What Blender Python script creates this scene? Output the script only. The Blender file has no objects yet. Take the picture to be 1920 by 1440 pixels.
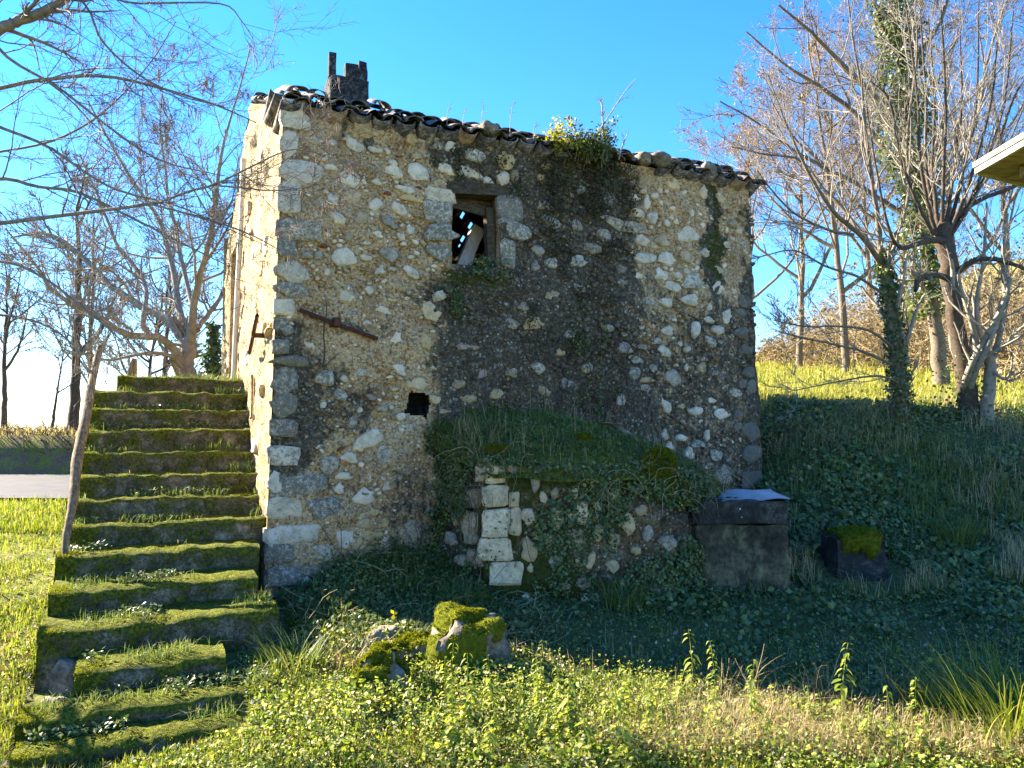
import bpy, math, random
import numpy as np
from mathutils import Vector, Matrix, Euler

# ------------------------------------------------------------------ camera, sky, sun, exposure
SC = bpy.context.scene
COL = SC.collection
R = math.radians
FPX, PITCH, EYE = 1450.0, math.atan(80 / 1450.0), 1.6
cam_d = bpy.data.cameras.new('camera')
cam_d.sensor_width = 36.0
cam_d.lens = 36.0 * FPX / 1920.0
cam_d.clip_start = 0.05
cam_d.clip_end = 3000
cam = bpy.data.objects.new('camera', cam_d)
COL.objects.link(cam)
cam.location = (0, 0, EYE)
cam.rotation_euler = (R(90) + PITCH, 0, 0)
SC.camera = cam

SUN_AZ, SUN_EL = R(64), R(30)            # azimuth measured to the left of the view axis (+Y)
to_sun = Vector((-math.sin(SUN_AZ) * math.cos(SUN_EL), math.cos(SUN_AZ) * math.cos(SUN_EL), math.sin(SUN_EL)))
world = bpy.data.worlds.new('World')
SC.world = world
world.use_nodes = True
wn = world.node_tree
wn.nodes.clear()
w_out = wn.nodes.new('ShaderNodeOutputWorld')
w_bg = wn.nodes.new('ShaderNodeBackground')
w_sky = wn.nodes.new('ShaderNodeTexSky')
w_sky.sky_type = 'NISHITA'
w_sky.sun_disc = False
w_sky.sun_elevation = SUN_EL
w_sky.sun_rotation = -SUN_AZ
w_sky.altitude = 500
w_sky.air_density = 1.3
w_sky.dust_density = 0.0
w_sky.ozone_density = 10.0
w_bg.inputs['Strength'].default_value = 0.082
w_sat = wn.nodes.new('ShaderNodeHueSaturation')
w_sat.inputs['Hue'].default_value = 0.509
w_sat.inputs['Saturation'].default_value = 1.16
wn.links.new(w_sky.outputs[0], w_sat.inputs['Color'])
wn.links.new(w_sat.outputs[0], w_bg.inputs['Color'])
wn.links.new(w_bg.outputs[0], w_out.inputs['Surface'])
sun_d = bpy.data.lights.new('sun', 'SUN')
sun_d.energy = 5.0
sun_d.angle = R(0.5)
sun_d.color = (1.0, 0.94, 0.84)
sun = bpy.data.objects.new('sun', sun_d)
COL.objects.link(sun)
sun.location = (-20, 10, 20)
sun.rotation_euler = to_sun.to_track_quat('Z', 'Y').to_euler()
vs = SC.view_settings
vs.view_transform = 'Standard'
vs.look = 'None'
vs.exposure = 2.68
vs.use_white_balance = True             # the phone's warm daylight balance
vs.white_balance_temperature = 7500
vs.gamma = 1.0
SC.cycles.max_bounces = 4
SC.cycles.transparent_max_bounces = 6
SC.cycles.caustics_reflective = False
SC.cycles.caustics_refractive = False

# ------------------------------------------------------------------ helpers
rng = np.random.default_rng(7)
rnd = random.Random(11)
CP, SP = math.cos(PITCH), math.sin(PITCH)
CAM = np.array([0, 0, EYE])

def ray(a, b):
    x = (a - 960) / FPX
    y = (720 - b) / FPX
    return np.array([x, CP - y * SP, SP + y * CP])

def at(a, b, Y):
    """world point that lies at distance Y in front of the camera, seen at photo pixel (a, b)"""
    d = ray(a, b)
    return CAM + d * (Y / d[1])

def on_plane(a, b, P0, n):
    d = ray(a, b)
    return CAM + d * (np.dot(P0 - CAM, n) / np.dot(d, n))

_c = {}
def hash3(ix, iy, iz, seed):
    h = (ix.astype(np.int64) * 374761393 + iy.astype(np.int64) * 668265263 + iz.astype(np.int64) * 2147483647 + seed * 1274126177) & 0xFFFFFFFF
    h = ((h ^ (h >> 13)) * 1274126177) & 0xFFFFFFFF
    h = ((h ^ (h >> 16)) * 2246822519) & 0xFFFFFFFF
    return ((h ^ (h >> 15)) & 0xFFFFFF) / float(0xFFFFFF)

def vnoise(x, y, z=0.0, seed=0):
    x, y, z = np.broadcast_arrays(np.asarray(x, float), np.asarray(y, float), np.asarray(z, float))
    ix, iy, iz = np.floor(x), np.floor(y), np.floor(z)
    fx, fy, fz = x - ix, y - iy, z - iz
    fx, fy, fz = fx * fx * (3 - 2 * fx), fy * fy * (3 - 2 * fy), fz * fz * (3 - 2 * fz)
    r = 0
    for dx in (0, 1):
        for dy in (0, 1):
            for dz in (0, 1):
                w = (fx if dx else 1 - fx) * (fy if dy else 1 - fy) * (fz if dz else 1 - fz)
                r = r + w * hash3(ix + dx, iy + dy, iz + dz, seed)
    return r * 2 - 1

def fbm(x, y, z=0.0, seed=0, oct=4, gain=0.5):
    a, s, f = 1.0, 0, 1.0
    x, y, z = np.asarray(x, float), np.asarray(y, float), np.asarray(z, float)
    for o in range(oct):
        s = s + a * vnoise(x * f, y * f, z * f, seed + o * 17)
        a *= gain
        f *= 2.03
    return s

def smooth(a, b, x):
    t = np.clip((np.asarray(x, float) - a) / (b - a), 0, 1)
    return t * t * (3 - 2 * t)

class MB:
    """collects vertices and triangles / quads, builds ONE mesh"""
    def __init__(self):
        self.v, self.q, self.t, self.n = [], [], [], 0
        self.a = {}
    def add(self, verts, quads=None, tris=None, **attrs):
        verts = np.asarray(verts, float).reshape(-1, 3)
        self.v.append(verts)
        if quads is not None and len(quads):
            self.q.append(np.asarray(quads, np.int64).reshape(-1, 4) + self.n)
        if tris is not None and len(tris):
            self.t.append(np.asarray(tris, np.int64).reshape(-1, 3) + self.n)
        for k, val in attrs.items():
            self.a.setdefault(k, []).append(np.broadcast_to(np.asarray(val, float), (len(verts),)))
        self.n += len(verts)
        return self
    def box(self, lo, hi, jit=0.0):
        (x0, y0, z0), (x1, y1, z1) = lo, hi
        v = np.array([(x0, y0, z0), (x1, y0, z0), (x1, y1, z0), (x0, y1, z0), (x0, y0, z1), (x1, y0, z1), (x1, y1, z1), (x0, y1, z1)], float)
        if jit:
            v += rng.uniform(-jit, jit, v.shape)
        return self.add(v, [(0, 3, 2, 1), (4, 5, 6, 7), (0, 1, 5, 4), (1, 2, 6, 5), (2, 3, 7, 6), (3, 0, 4, 7)])
    def mesh(self, name, mat=None, smooth_=True):
        me = bpy.data.meshes.new(name)
        v = np.concatenate(self.v) if self.v else np.zeros((0, 3))
        q = np.concatenate(self.q) if self.q else np.zeros((0, 4), np.int64)
        t = np.concatenate(self.t) if self.t else np.zeros((0, 3), np.int64)
        me.vertices.add(len(v))
        me.vertices.foreach_set('co', v.astype(np.float32).ravel())
        nl = q.size + t.size
        me.loops.add(nl)
        me.loops.foreach_set('vertex_index', np.concatenate([q.ravel(), t.ravel()]).astype(np.int32))
        me.polygons.add(len(q) + len(t))
        st = np.concatenate([np.arange(len(q)) * 4, q.size + np.arange(len(t)) * 3]).astype(np.int32)
        me.polygons.foreach_set('loop_start', st)
        me.polygons.foreach_set('use_smooth', np.full(len(st), smooth_, bool))
        me.update(calc_edges=True)
        for k, lst in self.a.items():
            arr = np.concatenate(lst)
            if len(arr) == len(v):
                at_ = me.attributes.new(k, 'FLOAT', 'POINT')
                at_.data.foreach_set('value', arr.astype(np.float32))
        if mat:
            me.materials.append(mat)
        return me
    def build(self, name, mat=None, parent=None, smooth_=True):
        o = bpy.data.objects.new(name, self.mesh(name, mat, smooth_))
        COL.objects.link(o)
        if parent is not None:
            o.parent = parent
        return o

def tag(o, label=None, cat=None, group=None, kind=None):
    if label: o['label'] = label
    if cat: o['category'] = cat
    if group: o['group'] = group
    if kind: o['kind'] = kind
    return o

def thing(name, label, cat, loc=(0, 0, 0), rz=0.0, group=None):
    o = bpy.data.objects.new(name, None)
    o.empty_display_size = 0.1
    COL.objects.link(o)
    o.location = loc
    o.rotation_euler = (0, 0, rz)
    return tag(o, label, cat, group)

def grid_faces(nu, nv):
    i = np.arange(nu * nv).reshape(nu, nv)
    return np.stack([i[:-1, :-1], i[1:, :-1], i[1:, 1:], i[:-1, 1:]], -1).reshape(-1, 4)

def frames(pts):
    """tangent frames for polylines pts (N, K, 3)"""
    t = np.empty_like(pts)
    t[:, 1:-1] = pts[:, 2:] - pts[:, :-2]
    t[:, 0] = pts[:, 1] - pts[:, 0]
    t[:, -1] = pts[:, -1] - pts[:, -2]
    t /= np.linalg.norm(t, axis=-1, keepdims=True) + 1e-9
    mean = t.mean(1, keepdims=True)
    ref = np.where(np.abs(mean[..., 2:3]) < 0.8, np.array([0, 0, 1.0]), np.array([1.0, 0, 0]))
    a = np.cross(t, np.broadcast_to(ref, t.shape))
    a /= np.linalg.norm(a, axis=-1, keepdims=True) + 1e-9
    return t, a, np.cross(t, a)

def tubes(mb, pts, rad, sides=4):
    """N tubes of K points each"""
    pts = np.asarray(pts, float)
    rad = np.asarray(rad, float)
    if pts.ndim == 2:
        pts, rad = pts[None], rad[None]
    N, K, _ = pts.shape
    if N == 0:
        return mb
    t, a, b = frames(pts)
    ang = np.arange(sides) / sides * 2 * math.pi
    v = pts[:, :, None] + rad[:, :, None, None] * (a[:, :, None] * np.cos(ang)[:, None] + b[:, :, None] * np.sin(ang)[:, None])
    idx = np.arange(N * K * sides).reshape(N, K, sides)
    nx = np.roll(idx, -1, axis=2)
    q = np.stack([idx[:, :-1], nx[:, :-1], nx[:, 1:], idx[:, 1:]], -1).reshape(-1, 4)
    return mb.add(v.reshape(-1, 3), q)

def resample(ctrl, n):
    """Catmull-Rom through control rows (any width), n samples"""
    c = np.asarray(ctrl, float)
    c = np.vstack([2 * c[0] - c[1], c, 2 * c[-1] - c[-2]])
    m = len(c) - 3
    s = np.linspace(0, m - 1e-6, n)
    i = s.astype(int)
    f = (s - i)[:, None]
    p0, p1, p2, p3 = c[i], c[i + 1], c[i + 2], c[i + 3]
    return 0.5 * ((2 * p1) + (-p0 + p2) * f + (2 * p0 - 5 * p1 + 4 * p2 - p3) * f ** 2 + (-p0 + 3 * p1 - 3 * p2 + p3) * f ** 3)

def unit(v):
    return v / (np.linalg.norm(v, axis=-1, keepdims=True) + 1e-9)

# ------------------------------------------------------------------ materials
def hexlin(r, g, b):
    f = lambda c: (c / 255 / 12.92) if c / 255 <= 0.04045 else ((c / 255 + 0.055) / 1.055) ** 2.4
    return (f(r), f(g), f(b), 1)

class NT:
    def __init__(self, name):
        self.m = bpy.data.materials.new(name)
        self.m.use_nodes = True
        self.t = self.m.node_tree
        self.t.nodes.clear()
        self.out = self.t.nodes.new('ShaderNodeOutputMaterial')
    def n(self, kind, **kw):
        nd = self.t.nodes.new('ShaderNode' + kind)
        for k, v in kw.items():
            setattr(nd, k, v)
        return nd
    def l(self, a, b):
        self.t.links.new(a, b)
    def val(self, node, name, v):
        s = node.inputs[name]
        if hasattr(v, 'is_linked') or isinstance(v, bpy.types.NodeSocket):
            self.l(v, s)
        else:
            s.default_value = v
    def noise(self, scale, detail=5, rough=0.6, vec=None, dim=None):
        nd = self.n('TexNoise')
        nd.inputs['Scale'].default_value = scale
        nd.inputs['Detail'].default_value = detail
        nd.inputs['Roughness'].default_value = rough
        if vec is not None:
            self.l(vec, nd.inputs['Vector'])
        return nd.outputs['Fac']
    def coord(self, which='Object'):
        return self.n('TexCoord').outputs[which]
    def geo(self, which):
        return self.n('NewGeometry').outputs[which]
    def ramp(self, fac, stops, interp='LINEAR'):
        nd = self.n('ValToRGB')
        cr = nd.color_ramp
        cr.interpolation = interp
        while len(cr.elements) > len(stops):
            cr.elements.remove(cr.elements[-1])
        while len(cr.elements) < len(stops):
            cr.elements.new(0.5)
        for e, (p, c) in zip(cr.elements, stops):
            e.position = p
            e.color = c if len(c) == 4 else (*c, 1)
        self.l(fac, nd.inputs[0])
        return nd.outputs['Color']
    def mix(self, fac, a, b, mode='MIX'):
        nd = self.n('MixRGB', blend_type=mode)
        for nm, v in (('Fac', fac), ('Color1', a), ('Color2', b)):
            if isinstance(v, bpy.types.NodeSocket):
                self.l(v, nd.inputs[nm])
            elif nm == 'Fac':
                nd.inputs[nm].default_value = v
            else:
                nd.inputs[nm].default_value = v if len(v) == 4 else (*v, 1)
        return nd.outputs[0]
    def math(self, op, a, b=0.0, clamp=False):
        nd = self.n('Math', operation=op, use_clamp=clamp)
        for i, v in enumerate((a, b)):
            if isinstance(v, bpy.types.NodeSocket):
                self.l(v, nd.inputs[i])
            else:
                nd.inputs[i].default_value = v
        return nd.outputs[0]
    def sstep(self, x, a, b):
        nd = self.n('MapRange', interpolation_type='SMOOTHSTEP')
        self.l(x, nd.inputs[0])
        nd.inputs[1].default_value, nd.inputs[2].default_value = a, b
        return nd.outputs[0]
    def attr(self, name):
        return self.n('Attribute', attribute_name=name).outputs['Fac']
    def bump(self, h, strength=0.5, dist=0.01, prev=None):
        nd = self.n('Bump')
        nd.inputs['Strength'].default_value = strength
        nd.inputs['Distance'].default_value = dist
        self.l(h, nd.inputs['Height'])
        if prev is not None:
            self.l(prev, nd.inputs['Normal'])
        return nd.outputs[0]
    def scaled(self, vec, s):
        nd = self.n('Mapping')
        nd.inputs['Scale'].default_value = s
        self.l(vec, nd.inputs['Vector'])
        return nd.outputs[0]
    def surf(self, color, rough=0.85, normal=None, spec=0.25, metal=0.0):
        b = self.n('BsdfPrincipled')
        if isinstance(color, bpy.types.NodeSocket):
            self.l(color, b.inputs['Base Color'])
        else:
            b.inputs['Base Color'].default_value = color if len(color) == 4 else (*color, 1)
        if isinstance(rough, bpy.types.NodeSocket):
            self.l(rough, b.inputs['Roughness'])
        else:
            b.inputs['Roughness'].default_value = rough
        b.inputs['Specular IOR Level'].default_value = spec
        b.inputs['Metallic'].default_value = metal
        if normal is not None:
            self.l(normal, b.inputs['Normal'])
        self.l(b.outputs[0], self.out.inputs['Surface'])
        return self.m

def leaf_mat(name, stops, trans=0.45, rough=0.5, spec=0.3):
    """leaf: colour varies from leaf to leaf, light passes through"""
    N = NT(name)
    col = N.ramp(N.geo('Random Per Island'), stops)
    no = N.noise(0.9, 2, 0.5, N.geo('Position'))
    col = N.mix(N.math('MULTIPLY', N.sstep(no, 0.35, 0.7), 0.45), col, N.mix(1.0, col, (0.55, 0.62, 0.5, 1), 'MULTIPLY'))
    b = N.n('BsdfPrincipled')
    N.l(col, b.inputs['Base Color'])
    b.inputs['Roughness'].default_value = rough
    b.inputs['Specular IOR Level'].default_value = spec
    tr = N.n('BsdfTranslucent')
    N.l(N.mix(1.0, col, (1.0, 1.0, 0.55, 1), 'MULTIPLY'), tr.inputs['Color'])
    mx = N.n('MixShader')
    mx.inputs[0].default_value = trans
    N.l(b.outputs[0], mx.inputs[1])
    N.l(tr.outputs[0], mx.inputs[2])
    N.l(mx.outputs[0], N.out.inputs['Surface'])
    return N.m

M = {}
def m_mortar(name, light, mid, dark):
    N = NT(name)
    P = N.coord('Object')
    n1 = N.noise(1.7, 6, 0.62, P)
    n2 = N.noise(30, 4, 0.7, P)
    n3 = N.noise(110, 3, 0.6, P)
    base = N.ramp(n1, [(0.28, dark), (0.47, mid), (0.72, light)])
    base = N.mix(N.sstep(n2, 0.42, 0.66), base, N.mix(1.0, base, (0.42, 0.34, 0.27, 1), 'MULTIPLY'))
    vo = N.n('TexVoronoi')
    vo.inputs['Scale'].default_value = 34
    N.l(P, vo.inputs['Vector'])
    sc = N.n('SeparateColor')
    N.l(vo.outputs['Color'], sc.inputs[0])
    fleck = N.math('MULTIPLY', N.math('LESS_THAN', vo.outputs['Distance'], 0.36), N.math('GREATER_THAN', sc.outputs[0], 0.66))
    fcol = N.ramp(sc.outputs[1], [(0.0, (0.30, 0.27, 0.22)), (0.45, (0.55, 0.50, 0.42)), (0.8, (0.62, 0.58, 0.50)), (1.0, (0.26, 0.12, 0.07))])
    base = N.mix(N.math('MULTIPLY', fleck, 0.85), base, fcol)
    pit = N.sstep(N.noise(52, 7, 0.82, P), 0.55, 0.64)
    base = N.mix(N.math('MULTIPLY', pit, 0.72), base, (0.055, 0.042, 0.028, 1))
    # weathering stains and the painted cavity shade, with their own ragged outline
    st = N.math('ADD', N.math('MULTIPLY', N.attr('stain'), 1.0), 0.03)
    ns = N.noise(7, 7, 0.72, P)
    strk = N.noise(5, 4, 0.6, N.scaled(P, (4.0, 4.0, 0.35)))
    s1 = N.math('ADD', st, N.math('MULTIPLY', N.math('SUBTRACT', ns, 0.5), 1.8))
    s1 = N.math('ADD', s1, N.math('MULTIPLY', N.math('SUBTRACT', strk, 0.5), 0.8))
    s1 = N.sstep(s1, 0.32, 0.78)
    dk = N.ramp(N.noise(24, 8, 0.8, P), [(0.38, (0.012, 0.012, 0.011)), (0.49, (0.042, 0.040, 0.033)), (0.56, (0.10, 0.093, 0.072)), (0.63, (0.27, 0.255, 0.215)), (0.74, (0.46, 0.43, 0.37))])
    col = N.mix(N.math('MULTIPLY', s1, 0.9), base, dk)
    v2 = N.n('TexVoronoi')
    v2.inputs['Scale'].default_value = 23
    N.l(P, v2.inputs['Vector'])
    s2 = N.n('SeparateColor')
    N.l(v2.outputs['Color'], s2.inputs[0])
    fk2 = N.math('MULTIPLY', N.math('LESS_THAN', v2.outputs['Distance'], 0.34), N.math('GREATER_THAN', s2.outputs[0], 0.74))
    col = N.mix(N.math('MULTIPLY', fk2, 0.62), col, N.ramp(s2.outputs[1], [(0.0, (0.16, 0.13, 0.09)), (0.5, (0.46, 0.41, 0.33)), (1.0, (0.60, 0.55, 0.46))]))
    ms = N.math('ADD', N.attr('moss'), N.math('MULTIPLY', N.math('SUBTRACT', N.noise(9, 6, 0.7, P), 0.5), 1.4))
    ms = N.sstep(ms, 0.42, 0.75)
    mcol = N.ramp(N.noise(60, 3, 0.6, P), [(0.3, (0.018, 0.024, 0.006)), (0.7, (0.085, 0.095, 0.018))])
    col = N.mix(ms, col, mcol)
    h = N.math('ADD', N.math('MULTIPLY', n2, 1.0), N.math('MULTIPLY', n3, 0.5))
    h = N.math('ADD', h, N.math('MULTIPLY', N.math('ADD', fleck, fk2), 0.35))
    h = N.math('SUBTRACT', h, N.math('MULTIPLY', pit, 0.6))
    return N.surf(col, 0.95, N.bump(h, 1.0, 0.022), 0.15)

M['mortar'] = m_mortar('lime_mortar', (0.70, 0.51, 0.30), (0.54, 0.36, 0.19), (0.30, 0.18, 0.085))
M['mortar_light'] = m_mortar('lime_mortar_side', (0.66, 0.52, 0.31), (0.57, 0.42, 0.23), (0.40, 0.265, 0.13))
M['mortar_annexe'] = m_mortar('earth_mortar', (0.34, 0.27, 0.16), (0.22, 0.17, 0.10), (0.11, 0.085, 0.05))

def m_stone(name):
    N = NT(name)
    P = N.geo('Position')
    oi = N.n('ObjectInfo')
    n1 = N.noise(9, 6, 0.65, P)
    n2 = N.noise(55, 5, 0.7, P)
    base = N.mix(1.0, oi.outputs['Color'], N.ramp(n1, [(0.3, (0.55, 0.52, 0.47)), (0.5, (0.92, 0.90, 0.87)), (0.7, (1.15, 1.13, 1.10))]), 'MULTIPLY')
    a = oi.outputs['Alpha']
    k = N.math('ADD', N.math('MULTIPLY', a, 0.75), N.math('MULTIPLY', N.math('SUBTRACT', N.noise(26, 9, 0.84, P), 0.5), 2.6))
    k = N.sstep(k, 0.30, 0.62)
    dk = N.ramp(n2, [(0.35, (0.035, 0.033, 0.028)), (0.6, (0.11, 0.10, 0.08)), (0.8, (0.26, 0.24, 0.20))])
    col = N.mix(N.math('MULTIPLY', k, 0.78), base, dk)
    # yellow lichen
    col = N.mix(N.math('MULTIPLY', N.sstep(N.noise(13, 4, 0.6, P), 0.60, 0.72), 0.35), col, (0.34, 0.28, 0.10, 1))
    h = N.math('ADD', n2, N.math('MULTIPLY', n1, 1.5))
    return N.surf(col, 0.92, N.bump(h, 1.0, 0.022), 0.2)

M['stone'] = m_stone('limestone')

def m_simple(name, stops, scale, rough=0.9, bump=0.6, dist=0.01, stretch=None, spec=0.2, coord='Position'):
    N = NT(name)
    P = N.geo('Position') if coord == 'Position' else N.coord(coord)
    if stretch:
        P = N.scaled(P, stretch)
    n = N.noise(scale, 7, 0.68, P)
    n2 = N.noise(scale * 6, 4, 0.65, P)
    col = N.ramp(N.math('ADD', N.math('MULTIPLY', n, 0.7), N.math('MULTIPLY', n2, 0.3)), stops)
    return N.surf(col, rough, N.bump(N.math('ADD', n, N.math('MULTIPLY', n2, 0.5)), bump, dist), spec)

def m_step():
    """weathered concrete that carries moss on its upper faces and in patches"""
    N = NT('mossy_concrete')
    P = N.geo('Position')
    n = N.noise(6, 7, 0.7, P)
    n2 = N.noise(60, 4, 0.65, P)
    base = N.ramp(N.math('ADD', N.math('MULTIPLY', n, .6), N.math('MULTIPLY', n2, .4)), [(0.36, (0.040, 0.034, 0.024)), (0.46, (0.10, 0.085, 0.058)), (0.56, (0.22, 0.185, 0.13)), (0.68, (0.42, 0.37, 0.28))])
    sx = N.n('SeparateXYZ')
    N.l(N.geo('Normal'), sx.inputs[0])
    up = sx.outputs[2]
    mo = N.math('ADD', N.math('MULTIPLY', up, 0.22), N.math('MULTIPLY', N.math('SUBTRACT', N.noise(5.0, 8, 0.8, P), 0.5), 2.4))
    mo = N.math('ADD', mo, N.math('MULTIPLY', N.attr('moss'), 0.5))
    mo = N.sstep(mo, -0.12, 0.30)
    mc = N.ramp(N.noise(38, 4, 0.7, P), [(0.34, (0.030, 0.036, 0.005)), (0.5, (0.10, 0.115, 0.013)), (0.66, (0.22, 0.235, 0.022))])
    col = N.mix(mo, base, mc)
    h = N.math('ADD', N.math('MULTIPLY', n2, 0.8), N.math('MULTIPLY', N.math('MULTIPLY', mo, N.noise(90, 3, 0.7, P)), 1.6))
    return N.surf(col, 0.97, N.bump(h, 1.0, 0.016), 0.1)

M['step'] = m_step()
M['moss'] = m_simple('moss', [(0.3, (0.035, 0.042, 0.005)), (0.5, (0.115, 0.13, 0.013)), (0.7, (0.22, 0.235, 0.022))], 24, 0.98, 1.0, 0.03, spec=0.05)
M['moss_tuft'] = leaf_mat('moss_tuft', [(0.0, (0.05, 0.062, 0.007)), (0.5, (0.155, 0.17, 0.014)), (1.0, (0.30, 0.30, 0.022))], 0.45, 0.8, 0.05)
M['rock'] = m_simple('dark_rock', [(0.34, (0.045, 0.036, 0.026)), (0.5, (0.17, 0.135, 0.095)), (0.62, (0.32, 0.27, 0.20)), (0.75, (0.52, 0.46, 0.36))], 7, 0.9, 0.9, 0.02)
M['tile'] = m_simple('weathered_tile', [(0.36, (0.020, 0.019, 0.019)), (0.47, (0.06, 0.053, 0.05)), (0.55, (0.16, 0.135, 0.11)), (0.63, (0.34, 0.31, 0.27)), (0.75, (0.48, 0.45, 0.40))], 13, 0.9, 0.6, 0.006)
M['tile_clay'] = m_simple('clay_tile', [(0.36, (0.06, 0.035, 0.022)), (0.5, (0.20, 0.125, 0.07)), (0.64, (0.36, 0.25, 0.15))], 8, 0.9, 0.5, 0.006)
M['chimney'] = m_simple('black_lichen_render', [(0.40, (0.010, 0.011, 0.012)), (0.52, (0.030, 0.032, 0.034)), (0.60, (0.10, 0.105, 0.105)), (0.68, (0.34, 0.34, 0.33))], 22, 0.95, 0.9, 0.012)
M['old_wood'] = m_simple('grey_old_wood', [(0.36, (0.035, 0.024, 0.014)), (0.5, (0.17, 0.115, 0.065)), (0.65, (0.36, 0.27, 0.16))], 6, 0.85, 0.8, 0.008, (6, 6, 0.7))
M['dark_wood'] = m_simple('dark_rotten_wood', [(0.3, (0.012, 0.010, 0.008)), (0.5, (0.06, 0.045, 0.03)), (0.75, (0.18, 0.14, 0.09))], 6, 0.9, 0.9, 0.008, (1, 6, 8))
M['rust'] = m_simple('rusty_iron', [(0.3, (0.03, 0.014, 0.010)), (0.55, (0.085, 0.035, 0.022)), (0.8, (0.17, 0.08, 0.05))], 20, 0.8, 0.5, 0.004)
M['board'] = m_simple('grey_board', [(0.3, (0.22, 0.20, 0.17)), (0.7, (0.52, 0.49, 0.44))], 5, 0.85, 0.4, 0.004, (5, 5, 0.6))
M['concrete'] = m_simple('stained_concrete', [(0.38, (0.016, 0.016, 0.012)), (0.49, (0.050, 0.048, 0.032)), (0.58, (0.125, 0.115, 0.065)), (0.70, (0.26, 0.23, 0.13))], 4.2, 0.95, 1.0, 0.014, (1, 1, .75))
M['concrete_dark'] = m_simple('dark_concrete', [(0.36, (0.010, 0.011, 0.011)), (0.52, (0.030, 0.032, 0.030)), (0.64, (0.09, 0.09, 0.075))], 9, 0.95, 0.8, 0.008)
M['zinc'] = m_simple('bent_metal_sheet', [(0.3, (0.22, 0.23, 0.24)), (0.7, (0.46, 0.47, 0.48))], 5, 0.42, 0.15, 0.002, spec=0.5)
M['pvc'] = m_simple('pale_pipe', [(0.3, (0.52, 0.46, 0.36)), (0.7, (0.66, 0.60, 0.50))], 9, 0.6, 0.1, 0.001)
M['white_paint'] = m_simple('white_spot', [(0.3, (0.6, 0.6, 0.56)), (0.7, (0.78, 0.77, 0.72))], 30, 0.8, 0.2, 0.001)
M['asphalt'] = m_simple('asphalt', [(0.36, (0.028, 0.029, 0.033)), (0.64, (0.062, 0.063, 0.068))], 3, 0.85, 0.5, 0.004)
M['soffit'] = m_simple('soffit_boards', [(0.36, (0.10, 0.075, 0.045)), (0.5, (0.24, 0.19, 0.11)), (0.64, (0.38, 0.31, 0.19))], 7, 0.8, 0.3, 0.003, (1, 6, 6))
M['fascia'] = m_simple('pale_fascia', [(0.36, (0.16, 0.14, 0.11)), (0.5, (0.34, 0.30, 0.24)), (0.64, (0.50, 0.46, 0.38))], 7, 0.8, 0.3, 0.003)
M['bark_walnut'] = m_simple('walnut_bark', [(0.3, (0.09, 0.082, 0.07)), (0.5, (0.21, 0.19, 0.16)), (0.66, (0.31, 0.275, 0.20)), (0.8, (0.36, 0.32, 0.20))], 12, 0.95, 0.9, 0.01)
M['bark_hazel'] = m_simple('hazel_bark', [(0.3, (0.07, 0.058, 0.05)), (0.55, (0.19, 0.16, 0.14)), (0.8, (0.34, 0.30, 0.26))], 14, 0.8, 0.5, 0.006)
M['bark_fig'] = m_simple('pale_bark', [(0.3, (0.11, 0.095, 0.075)), (0.5, (0.235, 0.205, 0.16)), (0.75, (0.40, 0.355, 0.285))], 16, 0.9, 0.6, 0.006)
M['bark_dark'] = m_simple('dark_bark', [(0.3, (0.030, 0.022, 0.016)), (0.55, (0.085, 0.065, 0.048)), (0.8, (0.20, 0.16, 0.12))], 16, 0.95, 1.0, 0.012)
M['bark_mid'] = m_simple('brown_bark', [(0.3, (0.06, 0.045, 0.032)), (0.55, (0.17, 0.135, 0.10)), (0.8, (0.34, 0.28, 0.21))], 16, 0.95, 0.9, 0.010)
M['bark_bg'] = m_simple('distant_bark', [(0.3, (0.10, 0.085, 0.075)), (0.7, (0.26, 0.22, 0.19))], 3, 0.95, 0.2, 0.01)
M['twig_pink'] = m_simple('reddish_twigs', [(0.3, (0.18, 0.14, 0.10)), (0.7, (0.40, 0.32, 0.24))], 3, 0.95, 0.2, 0.01)
M['twig_straw'] = m_simple('straw_twigs', [(0.3, (0.18, 0.13, 0.07)), (0.7, (0.42, 0.33, 0.19))], 3, 0.95, 0.2, 0.01)
M['ivy'] = leaf_mat('ivy_leaf', [(0.0, (0.032, 0.058, 0.014)), (0.55, (0.078, 0.125, 0.032)), (0.88, (0.13, 0.19, 0.05)), (1.0, (0.21, 0.20, 0.06))], 0.25, 0.38, 0.45)
M['ivy_bright'] = leaf_mat('ivy_leaf_sunlit_tree', [(0.0, (0.035, 0.055, 0.015)), (0.55, (0.085, 0.125, 0.035)), (1.0, (0.19, 0.22, 0.06))], 0.35, 0.4, 0.4)
M['creeper'] = leaf_mat('creeper_leaf', [(0.0, (0.018, 0.026, 0.010)), (0.45, (0.042, 0.058, 0.020)), (0.72, (0.075, 0.078, 0.032)), (0.80, (0.10, 0.040, 0.050)), (0.92, (0.13, 0.055, 0.07)), (1.0, (0.22, 0.12, 0.05))], 0.3, 0.6, 0.2)
M['bramble'] = leaf_mat('bank_leaf', [(0.0, (0.045, 0.075, 0.020)), (0.5, (0.10, 0.155, 0.042)), (0.82, (0.16, 0.22, 0.06)), (0.93, (0.23, 0.25, 0.08)), (1.0, (0.28, 0.20, 0.10))], 0.3, 0.45, 0.4)
M['grass'] = leaf_mat('green_grass', [(0.0, (0.08, 0.12, 0.014)), (0.4, (0.18, 0.24, 0.03)), (0.75, (0.30, 0.33, 0.05)), (1.0, (0.46, 0.38, 0.13))], 0.5, 0.6, 0.2)
M['grass_dark'] = leaf_mat('shade_grass', [(0.0, (0.07, 0.11, 0.025)), (0.6, (0.15, 0.21, 0.055)), (0.88, (0.22, 0.27, 0.075)), (1.0, (0.40, 0.33, 0.17))], 0.4, 0.5, 0.25)
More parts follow.
